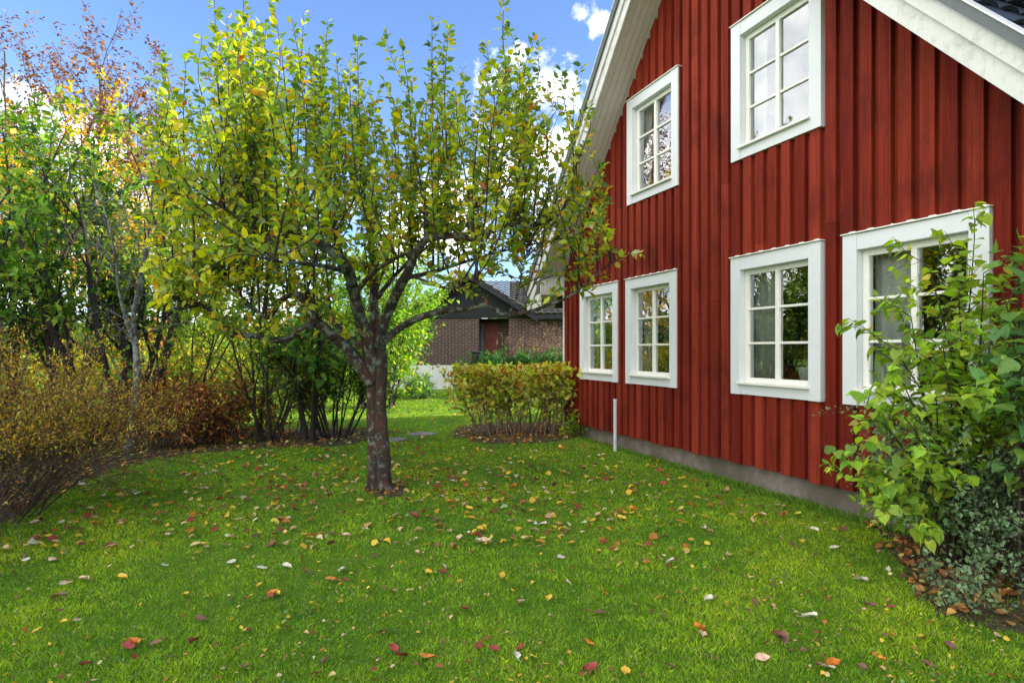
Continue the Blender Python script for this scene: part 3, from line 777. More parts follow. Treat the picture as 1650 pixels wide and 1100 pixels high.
tw = [q for q in tw if q[-1][2] > .30 and not (q[-1][0] > -.12 and q[-1][2] < .85)]
Lm = MB(); leaves_on(Lm, tw, .028, .062, LIL, HEART2, 1.0, .3, .9, droop=.55, up=.1, jitter=.45, gap=.12)
Lm.build('foliage', m_leaf, o, smooth=True)

Lo2 = at(1660, 0, 4.0); Lo2[2] = 0
o = empty('lilac_bush', Lo2); tag(o, 'second lilac bush at the right edge with broad blue-green leaves and a bare brown stem', 'bush')
NP = np.random.default_rng(22); T = MB(); tw = []
for (px, py, Y) in [(1640, 420, 3.9), (1615, 470, 3.85), (1655, 480, 3.9), (1700, 430, 3.9), (1630, 540, 3.8), (1625, 620, 3.8), (1720, 560, 3.8), (1680, 500, 4.1), (1660, 600, 3.7), (1640, 660, 3.75)]:
    tip = at(px, py, Y) - Lo2; b = np.array([rnd.uniform(-.1, .1), rnd.uniform(-.1, .1), -.02]); mid = b + (tip - b) * np.array([.3, .4, .6])
    p = smooth_path([b, mid, tip], 9); T.tube(p, np.linspace(.016, .003, len(p)), 7, cap=False); tw.append(p[len(p) // 2:])
    for i in range(len(p) // 2, len(p), 2):
        d = norm(p[i] - p[i - 1]); q = NP.standard_normal(3); q = norm(q - q.dot(d) * d)
        grow(p[i], d * .6 + q * .8, rnd.uniform(.15, .32), .004, 1, dict(cfg_l, kids=[0, 1]), T, tw, 5)
T.build('stems', m_twig, o, smooth=True)
Lm = MB(); leaves_on(Lm, tw, .055, .078, [((.09, .19, .06), 4), ((.13, .23, .05), 3), ((.2, .3, .05), 2)], HEART2, 1.0, .2, .9, droop=.5, jitter=.4)
Lm.build('foliage', m_leaf, o, smooth=True)

# -- low grey-green shrub at lower right (two plants)
cfg_s = dict(max=2, kids=[7, 4], lo=[.2, .2], ang=[.8, .7], ratio=[.5, .5], wob=[.10, .12, .12], trop=[-.015, .02, .02], seg=.06, leaf=1, rr=.55)
SNOW = [((.17, .26, .13), 5), ((.12, .20, .095), 4), ((.24, .33, .18), 2), ((.2, .23, .09), .6)]
for (px, py, lab, st, LL, seed) in [(1570, 915, 'low twiggy shrub with small grey-green leaves spilling onto the lawn at lower right', 40, 1.0, 3),
                               (1665, 890, 'taller grey-green small-leaved shrub at the right edge below the lilac', 40, 1.25, 4),
                               (1630, 1000, 'small dark green sprawling shrub over the leaf litter at the lower right edge', 9, .40, 9)]:
    b = onground(px, py + 0)
    shrub('low_shrub', b, cfg_s, st, .34, .42, LL, .006, lab, 'shrub', 'grey-green shrubs at lower right', extra=(.3, -.1, 0) if seed == 3 else None, lf=dict(spacing=.024, size=.032, pal=SNOW, shape=DIA, width=1.25, t0=.1, spread=.9, jitter=.6, up=.2), seed=seed, wood=m_twig)

# -- golden spirea at the left edge
cfg_g = dict(max=3, kids=[5, 5, 4], lo=[.3, .2, .15], ang=[.45, .5, .5], ratio=[.55, .5, .5], wob=[.06, .08, .08], trop=[-.04, -.02, .01], seg=.09, leaf=2, rr=.55)
for (px, Y, lab, st, LL, rr, seed) in [(-35, 5.8, 'golden-leaved spirea bush with fine arching twigs at the left edge', 60, 1.36, .5, 31),
                                       (-45, 7.2, 'second golden spirea bush just behind the one at the left edge', 34, .78, .4, 32),
                                       (-110, 5.4, 'spirea bush cut by the left edge of the view', 40, 1.45, .5, 33)]:
    b = at(px, 0, Y); b[2] = 0
    shrub('spirea_bush', b, cfg_g, st, rr, .72, LL, .008, lab, 'bush', 'golden spirea bushes on the left', lf=[dict(spacing=.030, size=.034, pal=GOLD, shape=NAR, width=1.3, t0=.1, spread=.7, up=.35, jitter=.6, gap=.15, flt=lambda q: q[2] > .75),
                                                                   dict(spacing=.09, size=.03, pal=[((.10, .09, .02), 3), ((.2, .12, .03), 2), ((.26, .24, .04), 3)], shape=NAR, width=1.3, t0=.2, spread=.7, up=.3, jitter=.6, gap=.45, flt=lambda q: q[2] <= .75)], seed=seed, wood=plain('spirea_bark', (.045, .026, .016), .85), leafmat=m_leaf)

# -- grey lichened bare sapling
NP = np.random.default_rng(41)
b = onground(207, 738); Yb = b[1]
o = empty('bare_sapling', b); tag(o, 'slim leafless tree with pale grey lichened bark behind the golden bushes', 'tree')
T = MB(); q_ = lambda px, py, dy=0: at(px, py, Yb + dy) - b
pt = smooth_path([q_(207, 742), (q_(209, 700)), q_(217, 650), q_(221, 600), q_(219, 560), q_(215, 515), q_(222, 470), q_(232, 420), q_(240, 370), q_(246, 300)], 6)
T.tube(pt, np.linspace(.062, .014, len(pt)), 10, lump=.08)
T.build('trunk', m_grey, o, smooth=True)
T = MB(); tw = []
cfg_b = dict(max=2, kids=[7, 4], lo=[.25, .2], ang=[.7, .8], ratio=[.5, .5], wob=[.12, .14, .14], trop=[.02, .0, .0], seg=.1, leaf=1, rr=.55)
p2 = smooth_path([q_(218, 560), q_(205, 520, -.1), q_(192, 470, -.2), q_(185, 410, -.3), q_(172, 350, -.3), q_(150, 290, -.3)], 6); T.tube(p2, np.linspace(.03, .006, len(p2)), 7)
p3 = smooth_path([q_(216, 660), q_(200, 625, -.1), q_(188, 590, -.2), q_(170, 560, -.2)], 6); T.tube(p3, np.linspace(.018, .005, len(p3)), 6)
for src in (pt[25:], p2[8:]):
    for i in range(0, len(src) - 1, 2):
        q = NP.standard_normal(3); q[1] *= .6; grow(src[i], norm(q) + np.array([0, 0, .9]), rnd.uniform(.4, 1.2), .008, 0, cfg_b, T, tw, 5)
T.build('branches', m_grey, o, smooth=True)

# -- row of multi-stemmed shrubs and trees on the left boundary
cfg_t = dict(max=3, kids=[5, 5, 4], lo=[.35, .25, .2], ang=[.55, .6, .6], ratio=[.55, .52, .5], wob=[.06, .09, .1], trop=[.03, .03, .02], seg=.2, leaf=2, rr=.62)
def tree(px, py, stems, spread, lean, L, r, lab, pal, size, seed, spacing=.12, gap=.1, name='lilac_tree', flt=None, Y=None, cfg=cfg_t, wood=m_dark, lm=m_leaf, shape=DIA, width=1.2, aspect=1.0, group='trees and tall shrubs along the left boundary', extra=None, cat='tree', t0=.1, droop=.3):
    b = onground(px, py) if Y is None else at(px, 0, Y) * np.array([1, 1, 0])
    sp = dict(spacing=spacing, size=size, pal=pal, shape=shape, width=width, t0=t0, spread=.9, jitter=.7, gap=gap, droop=droop)
    lf = [dict(sp, **(dict(flt=flt) if flt else {}))]
    return shrub(name, b, cfg, stems, spread, lean, L, r, lab, cat, group, lm, wood, lf, seed, extra, aspect, 'trunk', 'crown')
tree(-40, 0, 5, .4, .3, 4.1, .06, 'tall green leafy lilac tree at the left edge above the golden bushes', GREEN + [((.14, .25, .03), 7), ((.3, .33, .05), 2)], .12, 51, Y=10.2, spacing=.042)
tree(75, 0, 5, .4, .35, 3.7, .055, 'green lilac tree leaning outwards between the left edge and the bare sapling', GREEN + [((.14, .25, .03), 7), ((.3, .33, .05), 2)], .12, 52, Y=10.6, spacing=.05)
tree(190, 0, 6, .35, .22, 3.9, .085, 'dark multi-stemmed tree with thick trunks right behind the bare sapling', GREEN[:2] + LIME, .11, 53, Y=11.0, spacing=.05)
tree(275, 0, 6, .4, .35, 2.9, .03, 'thin-stemmed tall shrub rising from the rusty undergrowth', LIME, .085, 54, Y=11.2, spacing=.08, gap=.15)
tree(432, 712, 7, .18, .35, 2.0, .03, 'slender multi-stemmed shrub with sparse yellow-green leaves left of the apple trunk', LIME, .07, 55, spacing=.15, gap=.35, Y=None, name='tall_shrub')
tree(500, 0, 3, .12, .15, 1.9, .055, 'small maple with a thick dark stem and dark green leaves', [((.05, .14, .03), 4), ((.08, .19, .03), 3), ((.15, .26, .03), 2)], .11, 56, Y=10.9, spacing=.13, name='small_maple', shape=HEART)
tree(540, 703, 16, .28, .55, 1.75, .022, 'fan of dark stems with hanging green leaves just left of the apple trunk', [((.08, .16, .02), 4), ((.16, .25, .03), 3), ((.3, .32, .04), 1)], .09, 57, spacing=.13, name='tall_shrub')
tree(-190, 0, 5, .4, .3, 3.0, .07, 'dark green tree beyond the left edge of the view', GREEN, .09, 58, Y=9.0, spacing=.09)
tree(-420, 0, 5, .4, .3, 3.0, .07, 'leafy boundary tree further beyond the left edge', GREEN, .09, 59, Y=8.0, spacing=.09)
# rusty withered undergrowth clumps
cfg_r = dict(max=2, kids=[8, 3], lo=[.12, .2], ang=[.5, .7], ratio=[.42, .5], wob=[.06, .12, .12], trop=[-.01, -.02, -.04], seg=.1, leaf=0, rr=.5)
for i, (px, py, st, LL, lab) in enumerate([(262, 722, 26, 1.0, 'rust-brown withered shrub right of the bare sapling'), (325, 716, 26, 1.1, 'middle rust-brown withered shrub below the left apple branches'),
                                   (165, 716, 10, .9, 'brown withered shrub behind the golden bushes'), (365, 708, 22, 1.0, 'thin yellow-brown withered shrub beside the gap to the bright lawn'), (470, 704, 10, 1.0, 'small rust-brown withered shrub at the foot of the maple')]):
    b = onground(px, py)
    shrub('withered_shrub', b, cfg_r, st, .38, .4, LL, .008, lab, 'shrub', 'withered shrubs along the left boundary', lf=dict(spacing=.05, size=.075, pal=RUST, shape=DIA, width=.9, t0=.1, spread=.8, droop=.9, jitter=.7, gap=.35), seed=70 + i, leafmat=m_dry, wood=m_twig)
# sunlit shrub and small bush behind the apple trunk
cfg_m = dict(max=2, kids=[9, 6], lo=[.1, .15], ang=[.6, .7], ratio=[.5, .5], wob=[.06, .1, .1], trop=[.02, .02, 0], seg=.15, leaf=1, rr=.55)
tree(612, 0, 18, .5, .22, 3.2, .03, 'tall sunlit shrub with bright green leaves behind the apple trunk', [((.10, .22, .02), 4), ((.18, .3, .03), 4), ((.3, .36, .04), 2)], .12, 81, Y=17.0, spacing=.05, cfg=cfg_m, name='tall_shrub', group=None, cat='shrub')
shrub('round_bush', onground(676, 642), cfg_m, 14, .25, .6, .72, .012, 'small rounded green bush in front of the white wall', 'bush', lf=dict(spacing=.05, size=.07, pal=[((.09, .17, .05), 4), ((.15, .24, .06), 3), ((.06, .11, .03), 2)], t0=.1, spread=.9, jitter=.7), seed=82)
# yew hedge and brown shrub in front of the brick house
cfg_y = dict(max=2, kids=[9, 7], lo=[.05, .1], ang=[.7, .6], ratio=[.5, .5], wob=[.06, .1, .1], trop=[.02, .02, 0], seg=.12, leaf=1, rr=.55)
for i, px in enumerate((793, 826, 862, 895)):
    b = at(px, 0, 21.5); b[2] = 0
    shrub('yew_bush', b, cfg_y, 26, .45, .55, 1.12 + .08 * (i % 2), .015, ['leftmost dark green yew bush beside the black bin', 'second dark green yew bush in front of the red-brown door', 'third dark green yew bush of the row before the brick house', 'rightmost dark green yew bush nearest the red house'][i], 'bush', 'low yew bushes before the brick house',
          lf=dict(spacing=.035, size=.10, pal=[((.02, .07, .012), 4), ((.035, .10, .018), 3), ((.06, .14, .025), 1)], shape=NAR, width=1.6, t0=.05, spread=.7, up=.5, jitter=.7), seed=90 + i)
shrub('bare_shrub', at(882, 0, 23.6) * np.array([1, 1, 0]), dict(cfg_b, kids=[9, 7], seg=.15), 20, .45, .4, 1.9, .016, 'twiggy purple-brown shrub against the brick wall beside the red house', 'shrub', lf=dict(spacing=.10, size=.06, pal=[((.22, .13, .08), 4), ((.3, .26, .08), 2), ((.13, .07, .05), 3)], t0=.2, gap=.3), seed=95, wood=plain('brown_twig', (.13, .075, .06), .9))
# low plants at the house corner
shrub('corner_seedling', onground(935, 706), cfg_s, 7, .1, .6, .42, .004, 'small seedling with yellow-green leaves at the foot of the house corner', 'plant', lf=dict(spacing=.05, size=.05, pal=LIME, shape=OV, t0=.2), seed=96, wood=m_twig)
# tall trees further off
cfg_f = dict(max=3, kids=[9, 6, 4], lo=[.2, .2, .15], ang=[.5, .6, .7], ratio=[.42, .45, .5], wob=[.05, .08, .1], trop=[.03, .02, .0], seg=.35, leaf=2, rr=.55)
FG = 'tall autumn trees behind the left boundary'
for (px, Y, st, LL, pal, sz, lab, seed, sp, gp, nm) in [
    (10, 19, 3, 15.5, None, .15, 'tall birch with sparse brown leaves and yellow lower leaves at the far left', 101, .075, .1, 'birch_tree'),
    (120, 21, 3, 16.2, None, .15, 'sparse brown-topped birch with golden yellow lower crown', 102, .07, .1, 'birch_tree'),
    (215, 20, 3, 14.0, None, .14, 'thin brown-leaved birch beside the top left of the apple tree', 103, .08, .1, 'birch_tree'),
    (330, 30, 6, 5.2, LIME, .17, 'yellow-green broadleaf tree seen through the left of the apple crown', 106, .22, .2, 'broadleaf_tree'),
    (430, 34, 6, 4.3, LIME + YEL[:1], .18, 'pale yellow-green tree far behind the left apple limb', 107, .25, .25, 'broadleaf_tree'),
    (560, 30, 6, 3.9, LIME, .16, 'lime green tree far behind the apple trunk', 108, .22, .2, 'broadleaf_tree'),
    (90, 30, 6, 4.6, GREEN, .17, 'dark green tree far behind the golden bushes', 109, .22, .15, 'broadleaf_tree')]:
    b = at(px, 0, Y); b[2] = 0
    if pal is None:
        lf = [dict(spacing=sp, size=sz, pal=YEL + [((.2, .26, .03), 2)], shape=DIA, width=1.3, t0=.1, gap=gp, jitter=.7, flt=lambda q: q[2] < 8.4 + 1.0 * math.sin(q[0] * 1.7)),
              dict(spacing=sp * 1.0, size=sz * .85, pal=BRN, shape=DIA, width=1.2, t0=.1, gap=gp, droop=.5, jitter=.7, flt=lambda q: q[2] > 8.0 + 1.0 * math.sin(q[0] * 1.7))]
    else: lf = dict(spacing=sp, size=sz, pal=pal, shape=DIA, width=1.3, t0=.1, gap=gp, jitter=.7)
    shrub(nm, b, cfg_f, st, .5, .22, LL * .62, .08, lab, 'tree', FG, lf=lf, seed=seed, twigname='trunk', leafname='crown', wood=m_dark)
# far sunlit bushes in the neighbouring garden
for i, (px, Y, st, LL, pal, lab) in enumerate([(345, 22, 16, 1.5, YEL[:1] + LIME, 'sunlit yellow bush in the far garden left of the gap'), (400, 24, 16, 1.7, LIME + YEL[2:3], 'bright yellow-green bush in the far garden seen through the gap'),
                                        (470, 25, 16, 1.9, LIME, 'lime bush in the far garden behind the small maple'), (270, 21, 16, 1.5, YEL + LIME, 'golden bush in the far garden behind the rusty undergrowth'), (560, 21, 16, 1.8, LIME, 'lime bush in the far garden just left of the apple trunk'), (150, 22, 16, 1.6, LIME + YEL, 'yellow bush in the far garden behind the dark trunks'), (30, 20, 16, 1.6, LIME + YEL, 'yellow bush in the far garden at the left edge')]):
    b = at(px, 0, Y); b[2] = 0
    shrub('garden_bush', b, cfg_m, st, .8, .5, LL, .014, lab, 'bush', 'far garden bushes behind the left boundary', lf=dict(spacing=.10, size=.12, pal=pal, t0=.1, jitter=.8), seed=120 + i)

# ================================================================== GROUND
def ground_mat():
    M = Mat('lawn_ground'); v = M.coord()
    a = M.noise(v, .55, 5); b = M.noise(v, 9, 8, .7); c = M.noise(v, 60, 4, .7)
    col = M.ramp(b, [(.25, (.05, .12, .01)), (.5, (.09, .21, .014)), (.75, (.16, .30, .025))])
    col = M.mix(M.ramp(a, [(.4, 0), (.65, .6)]), col, (.18, .28, .025))
    col = M.mix(.7, col, M.ramp(c, [(.3, .45), (.65, 1.0)]), 'MULTIPLY')
    M.base(col); M.p.inputs['Roughness'].default_value = .9; M.p.inputs['Specular IOR Level'].default_value = .15
    M.bump(M.noise(v, 45, 6, .8), .9, .02); return M.m
m_ground = ground_mat()
def gz(x, y):
    return .018 * np.sin(x * .9 + .4) * np.sin(y * .7) + .010 * np.sin(x * 2.3 + y * 1.7) - .004
xs = np.concatenate([[-900, -300, -100, -50], np.linspace(-24, 24, 161), [50, 100, 300, 900]]); ys = np.concatenate([[-900, -200, -30], np.linspace(-5, 40, 151), [60, 100, 300, 900]])
X, Yg = np.meshgrid(xs, ys); Z = np.where((abs(X) < 25) & (Yg > -6) & (Yg < 41), gz(X, Yg), 0)
k = MB(); n = len(xs); ii = (np.arange(len(ys) - 1)[:, None] * n + np.arange(n - 1)[None]).ravel()
k.arr(np.stack([X, Yg, Z], -1).reshape(-1, 3), np.stack([ii, ii + 1, ii + n + 1, ii + n], 1))
lawn = k.build('lawn', m_ground, smooth=True); tag(lawn, kind='structure')

# soil beds: irregular patches
def soil_mat():
    M = Mat('bed_soil'); v = M.coord(); b = M.noise(v, 14, 9, .75)
    M.base(M.ramp(b, [(.3, (.025, .018, .011)), (.55, (.075, .052, .028)), (.7, (.11, .10, .035))])); M.p.inputs['Roughness'].default_value = .95; M.bump(b, 1, .03); return M.m
m_soil = soil_mat()
beds = []
def bed(name, pts, seed=0):
    c = np.mean(pts, 0); q = smooth_path([*pts, pts[0]], 8)[:-1]; q = np.array(q)
    r = np.random.default_rng(seed); q = c + (q - c) * (1 + .05 * r.standard_normal((len(q), 1)))
    rings = [q, c + (q - c) * .8, c + (q - c) * .5, c + (q - c) * .2]
    k = MB(); n = len(q)
    v = np.concatenate([np.column_stack([g, gz(g[:, 0], g[:, 1]) + (.003 if i == 0 else .009)]) for i, g in enumerate(rings)])
    i = np.arange(n)
    k.arr(v, np.concatenate([np.stack([a * n + i, a * n + (i + 1) % n, (a + 1) * n + (i + 1) % n, (a + 1) * n + i], 1) for a in range(3)]))
    k.f.append(tuple(3 * n + j for j in range(n)))
    o = k.build(name, m_soil, smooth=True); tag(o, kind='structure'); beds.append(q)
G2 = lambda px, py: onground(px, py)[:2]
bed('soil_bed', [G2(640, 696), G2(560, 714), G2(450, 722), G2(330, 730), G2(240, 742), G2(130, 775), G2(-60, 860), G2(-500, 900), G2(-600, 720), G2(-100, 690), G2(250, 690), G2(450, 690), G2(560, 688)], 1)
bed('soil_bed', [G2(725, 702), G2(800, 714), G2(900, 712), G2(950, 700), G2(925, 680), G2(830, 682), G2(750, 686)], 2)
bed('soil_bed', [G2(1400, 836), G2(1430, 880), G2(1460, 930), G2(1500, 975), G2(1600, 1010), G2(1760, 1015), G2(1900, 930), G2(1720, 850), G2(1560, 815)], 3)
bed('soil_bed', [G2(590, 792), G2(600, 801), G2(640, 803), G2(655, 793), G2(640, 782), G2(600, 781)], 4)
# stepping stones
m_stone = plain('stepping_stone', (.30, .27, .23), .85, .45, 10, bump=.5)
stones = [(680, 698, .34, 'pale flat stepping stone furthest away, just left of the clipped hedge'), (636, 708, .30, 'second flat stepping stone, right behind the apple trunk'), (577, 718, .34, 'flat stepping stone just left of the apple trunk'), (506, 732, .30, 'half-sunk stepping stone in front of the small maple'),
          (423, 745, .30, 'half-sunk stepping stone below the left apple limb'), (304, 755, .32, 'half-sunk stepping stone in front of the rusty undergrowth'), (212, 764, .34, 'half-sunk stepping stone at the foot of the bare sapling')]
sxy = []
for i, (px, py, r, lab) in enumerate(stones):
    b = onground(px, py); r *= .72 if i < 2 else .55; k = MB(); rr = np.random.default_rng(i + 3); n = 16; a = np.arange(n) / n * 2 * math.pi
    rad = r * (1 + .09 * rr.standard_normal(n)); sq = 1 / np.maximum(abs(np.cos(a)), abs(np.sin(a))) ** .6
    ring = np.stack([np.cos(a) * rad * sq, np.sin(a) * rad * sq * .8, 0 * a], 1)
    v = np.concatenate([ring + [0, 0, -.03], ring + [0, 0, .018], ring * [.95, .95, 1] + [0, 0, .027]])
    j = np.arange(n); k.arr(v, np.concatenate([np.stack([l * n + j, l * n + (j + 1) % n, (l + 1) * n + (j + 1) % n, (l + 1) * n + j], 1) for l in (0, 1)]))
    k.f.append(tuple(2 * n + q for q in range(n)))
    o = k.build('stepping_stone', m_stone); o.location = [float(b[0]), float(b[1]), float(gz(b[0], b[1])) - (0 if i < 2 else .034)]; o.rotation_euler = (0, 0, rr.random())
    tag(o, lab, 'stepping stone', 'row of stepping stones across the lawn'); sxy.append((b[0], b[1], r * (1.0 if i < 2 else .2)))

def inpoly(x, y, q):
    ins = np.zeros(len(x), bool); n = len(q)
    for i in range(n):
        x1, y1 = q[i]; x2, y2 = q[(i + 1) % n]
        c = ((y1 > y) != (y2 > y)) & (x < (x2 - x1) * (y - y1) / (y2 - y1 + 1e-12) + x1); ins ^= c
    return ins
def free(x, y, margin=0.0, bedkeep=0.0):
    sx = (x - HO[0]) * .3536 + (y - HO[1]) * -.9354; sy = (x - HO[0]) * .9354 + (y - HO[1]) * .3536
    ok = ~((sy > .035 - margin) & (sx > .0) & (sx < HWD))
    for q in beds:
        i = inpoly(x, y, q); ok &= ~(i & (NP.random(len(x)) > bedkeep))
    for a, b, r in sxy: ok &= ((x - a) ** 2 + (y - b) ** 2 / .64) > (r * .98) ** 2
    return ok
# grass blades
NP = np.random.default_rng(200)
N = 760000
Yb_ = 1.9 * (24 / 1.9) ** NP.random(N); Xb_ = (NP.random(N) * 2 - 1) * (1.02 * Yb_ + .9)
ok = free(Xb_, Yb_, 0, .40) & ~((Yb_ > 24) & (Xb_ > -5)); Xb_ = Xb_[ok]; Yb_ = Yb_[ok]; N = len(Xb_)
cl = np.sin(Xb_ * 3.1 + 1.3 * np.sin(Yb_ * 2.3)) * np.sin(Yb_ * 2.7 + 1.7 * np.sin(Xb_ * 1.9)); cl2 = np.sin(Xb_ * 13 + 2 * np.sin(Yb_ * 9)) * np.sin(Yb_ * 11 + 2.4 * np.sin(Xb_ * 7))
cl3 = np.sin(Xb_ * .8 + 2) * np.sin(Yb_ * .9 + .6)
h = .66 * (.026 + .010 * cl + .006 * cl2) * (1 + .35 * NP.standard_normal(N)).clip(.35, 2.2) + .004
wd = .0007 + .00085 * Yb_
az = NP.random(N) * 2 * math.pi; ln = (.55 + .5 * NP.random(N)) * h
th = NP.random(N) * 2 * math.pi
b0 = np.stack([Xb_, Yb_, gz(Xb_, Yb_) - .002], 1); wv = np.stack([np.cos(th), np.sin(th), 0 * th], 1) * (wd / 2)[:, None]
tip = b0 + np.stack([np.cos(az) * ln, np.sin(az) * ln, h], 1)
mid = b0 + np.stack([np.cos(az) * ln * .3, np.sin(az) * ln * .3, h * .6], 1)
V = np.stack([b0 - wv, b0 + wv, mid + wv * .75, tip, mid - wv * .75], 1).reshape(-1, 3)
k = MB(); Fq = (np.arange(N)[:, None] * 5 + np.array([0, 1, 2, 3, 4])[None])
base = np.array([(.115, .285, .012)]) * np.ones((N, 1))
t1 = (.48 + .34 * cl + .34 * cl2 + .28 * NP.standard_normal(N)).clip(0, 1)[:, None]
col = base * (1 - t1) + np.array([(.38, .57, .035)]) * t1
t2 = ((cl3 * .45 + .25 * cl + .2 * NP.standard_normal(N)) > .32)[:, None]; col = np.where(t2, col * np.array([(1.35, 1.1, .9)]), col)
dry = (NP.random(N) < .06)[:, None]; col = np.where(dry, np.array([(.42, .37, .15)]), col)
col *= (1 + .30 * NP.standard_normal((N, 1))).clip(.3, 1.9)
k.arr(V, Fq, np.repeat(np.clip(col, .004, .8), 5, axis=0))
nw = 14000; yw = 2.3 * (12 / 2.3) ** NP.random(nw); xw = (NP.random(nw) * 2 - 1) * (yw + .5)
okw = free(xw, yw, 0, .1) & ((np.sin(xw * 2.6 + 1.7 * np.sin(yw * 1.9)) * np.sin(yw * 3.3 + xw) + .35 * NP.standard_normal(nw)) > .45); xw, yw = xw[okw], yw[okw]; nw = len(xw)
dw = NP.standard_normal((nw, 3)); dw[:, 2] = .25
add_leaves(k, np.stack([xw, yw, gz(xw, yw) + .014 + .01 * NP.random(nw)], 1), dw, NP.standard_normal((nw, 3)) * .3 + np.array([0, 0, 1.]), .013 + .014 * NP.random(nw), pick([((.05, .14, .02), 4), ((.10, .2, .06), 2), ((.18, .2, .03), 1)], nw), DIA, 1.8)
g = k.build('grass', m_grass); tag(g, 'short green lawn grass covering the garden', 'grass', kind='stuff')

# ------------------------------------------------------------------ fallen leaves
pals = {'yellow': (.62, .40, .03), 'orange': (.62, .20, .02), 'pale tan': (.62, .42, .26), 'cream white': (.58, .54, .40), 'dark brown': (.16, .075, .04), 'red': (.25, .035, .025), 'purple-brown': (.17, .07, .05), 'yellow-green': (.42, .42, .06)}
lmats = {}
for kx, cc in pals.items():
    M = Mat('fallen_' + kx.replace(' ', '_').replace('-', '_')); nz = M.noise(M.coord(), 28, 6, .7)
    M.base(M.ramp(nz, [(.3, tuple(q * .45 for q in cc)), (.5, cc), (.75, tuple(min(1, q * 1.15) for q in cc))])); M.p.inputs['Roughness'].default_value = .65
    lmats[kx] = M.m
def leaf_mesh(kind, kx, seed):
    r = np.random.default_rng(seed); k = MB()
    curl = r.uniform(.1, .55) if kind != 'flat' else .06
    nu, nv = 8, 5; 
    L, W = .085, .045
    us = np.linspace(0, 1, nu); vs = np.linspace(-1, 1, nv); pts = []
    tw = r.uniform(-.6, .6); bd = r.uniform(-.5, .9)
    for u in us:
        wu = W * math.sin(math.pi * min(.98, max(.03, u ** .85))) ** .7
        if kind == 'lobed': wu *= 1.25 * (.62 + .38 * abs(math.cos(u * 9.5)))
        for v in vs:
            x = v * wu * .5 * 1.15; y = (u - .5) * L
            z = curl * abs(v) ** 1.6 * W * .9 + bd * .35 * (u - .5) ** 2 * L + tw * v * (u - .5) * W * .6 + .0015 * r.standard_normal()
            pts.append((x, y, z))
    pts = np.array(pts); i = (np.arange(nu - 1)[:, None] * nv + np.arange(nv - 1)[None]).ravel()
    k.arr(pts, np.stack([i, i + 1, i + nv + 1, i + nv], 1))
    k.tube([(0, -L * .48, 0), (.004, -L * .65, .002), (.010, -L * .85, .008)], [.0014, .0011, .0009], 4)
    me_o = k.build('fallen_leaf', lmats[kx], smooth=True); me = me_o.data; bpy.data.objects.remove(me_o); return me
lm = {}
KW = {'flat': 'flat', 'curled': 'curled', 'lobed': 'jagged-edged'}
for a, kx in enumerate(pals):
    for b_, kd in enumerate(('flat', 'curled', 'lobed')): lm[kx, kd] = leaf_mesh(kd, kx, a * 7 + b_)
traced = """20,912,o 85,859,o 56,846,d 127,861,y 135,839,t 196,846,w 243,868,y 270,867,t 331,887,t 320,895,y 365,883,t 179,902,y 86,905,t 42,905,w 265,916,w 373,911,w 424,918,w 462,916,w 197,936,y 106,942,t 135,938,t 299,962,y 418,946,y 439,957,o 446,959,y 436,962,r 397,969,r 94,964,p 104,1005,y 59,1017,y 215,1040,o 208,1043,r 251,1040,d 312,1038,r 324,1001,p 139,1072,r 394,1078,d 385,842,t 265,793,y 329,790,t 313,787,o 206,801,y
728,776,w 876,788,w 980,778,w 777,789,w 822,749,w 588,857,w 740,873,t 769,868,r 691,924,y 714,925,r 637,955,t 534,935,o 557,936,r 551,920,w 608,913,y 672,895,t 874,845,w 984,839,w 965,889,y 904,902,w 916,946,t 839,976,t 884,972,y 809,933,y 750,985,r 616,1021,p 647,1059,r 688,1060,o 784,1033,r 771,1044,r 796,1049,r 832,1062,w 858,1062,y 838,1048,r 950,1044,o 969,997,p 951,1086,r 525,1068,d 509,1090,d 973,962,o 855,869,y 754,838,y 756,822,y 677,812,t 885,825,o 855,751,y
1018,827,y 1020,822,o 1093,841,o 1134,853,w 1041,909,o 1081,906,w 1209,891,o 1311,857,w 1344,887,w 1278,882,d 1382,889,d 1416,895,t 1390,939,w 1244,945,d 1065,971,o 1142,973,w 1236,971,d 1217,977,d 1435,982,r 1402,980,p 1126,1025,o 1132,1034,t 1229,1075,t 1335,1090,w 1340,1086,o 1260,1032,p 1256,1036,p 1264,1038,d 1250,1030,r 1530,1046,p 1496,1080,d 1431,923,w 1008,1094,y 1225,833,d 1359,855,d 1305,1000,w""".split()
code = dict(o='orange', y='yellow', t='pale tan', w='cream white', d='dark brown', r='red', p='purple-brown')
def region(x, y):
    px = 825 + x * F / y
    if y > 8.6: return 'on the far lawn towards the hedge' if px > 640 else 'on the far lawn along the left boundary shrubs'
    if px > 1380 and y < 5.2: return 'beside the grey-green shrubs at lower right'
    if y > 5.2:
        if px > 860: return 'on the lawn along the red house foundation'
        if px > 500: return 'on the lawn around the apple trunk'
        return 'on the lawn left of the apple trunk'
    s = 'left' if px < 450 else ('middle' if px < 900 else 'right')
    return 'in the %s front lawn' % s if y > 3.7 else 'low in the %s front lawn, nearest the camera' % s
NP = np.random.default_rng(300)
fl = []
for t in traced:
    a, b_, c_ = t.split(','); g_ = onground(float(a), float(b_)); fl.append((g_[0], g_[1], code[c_], 1.0))
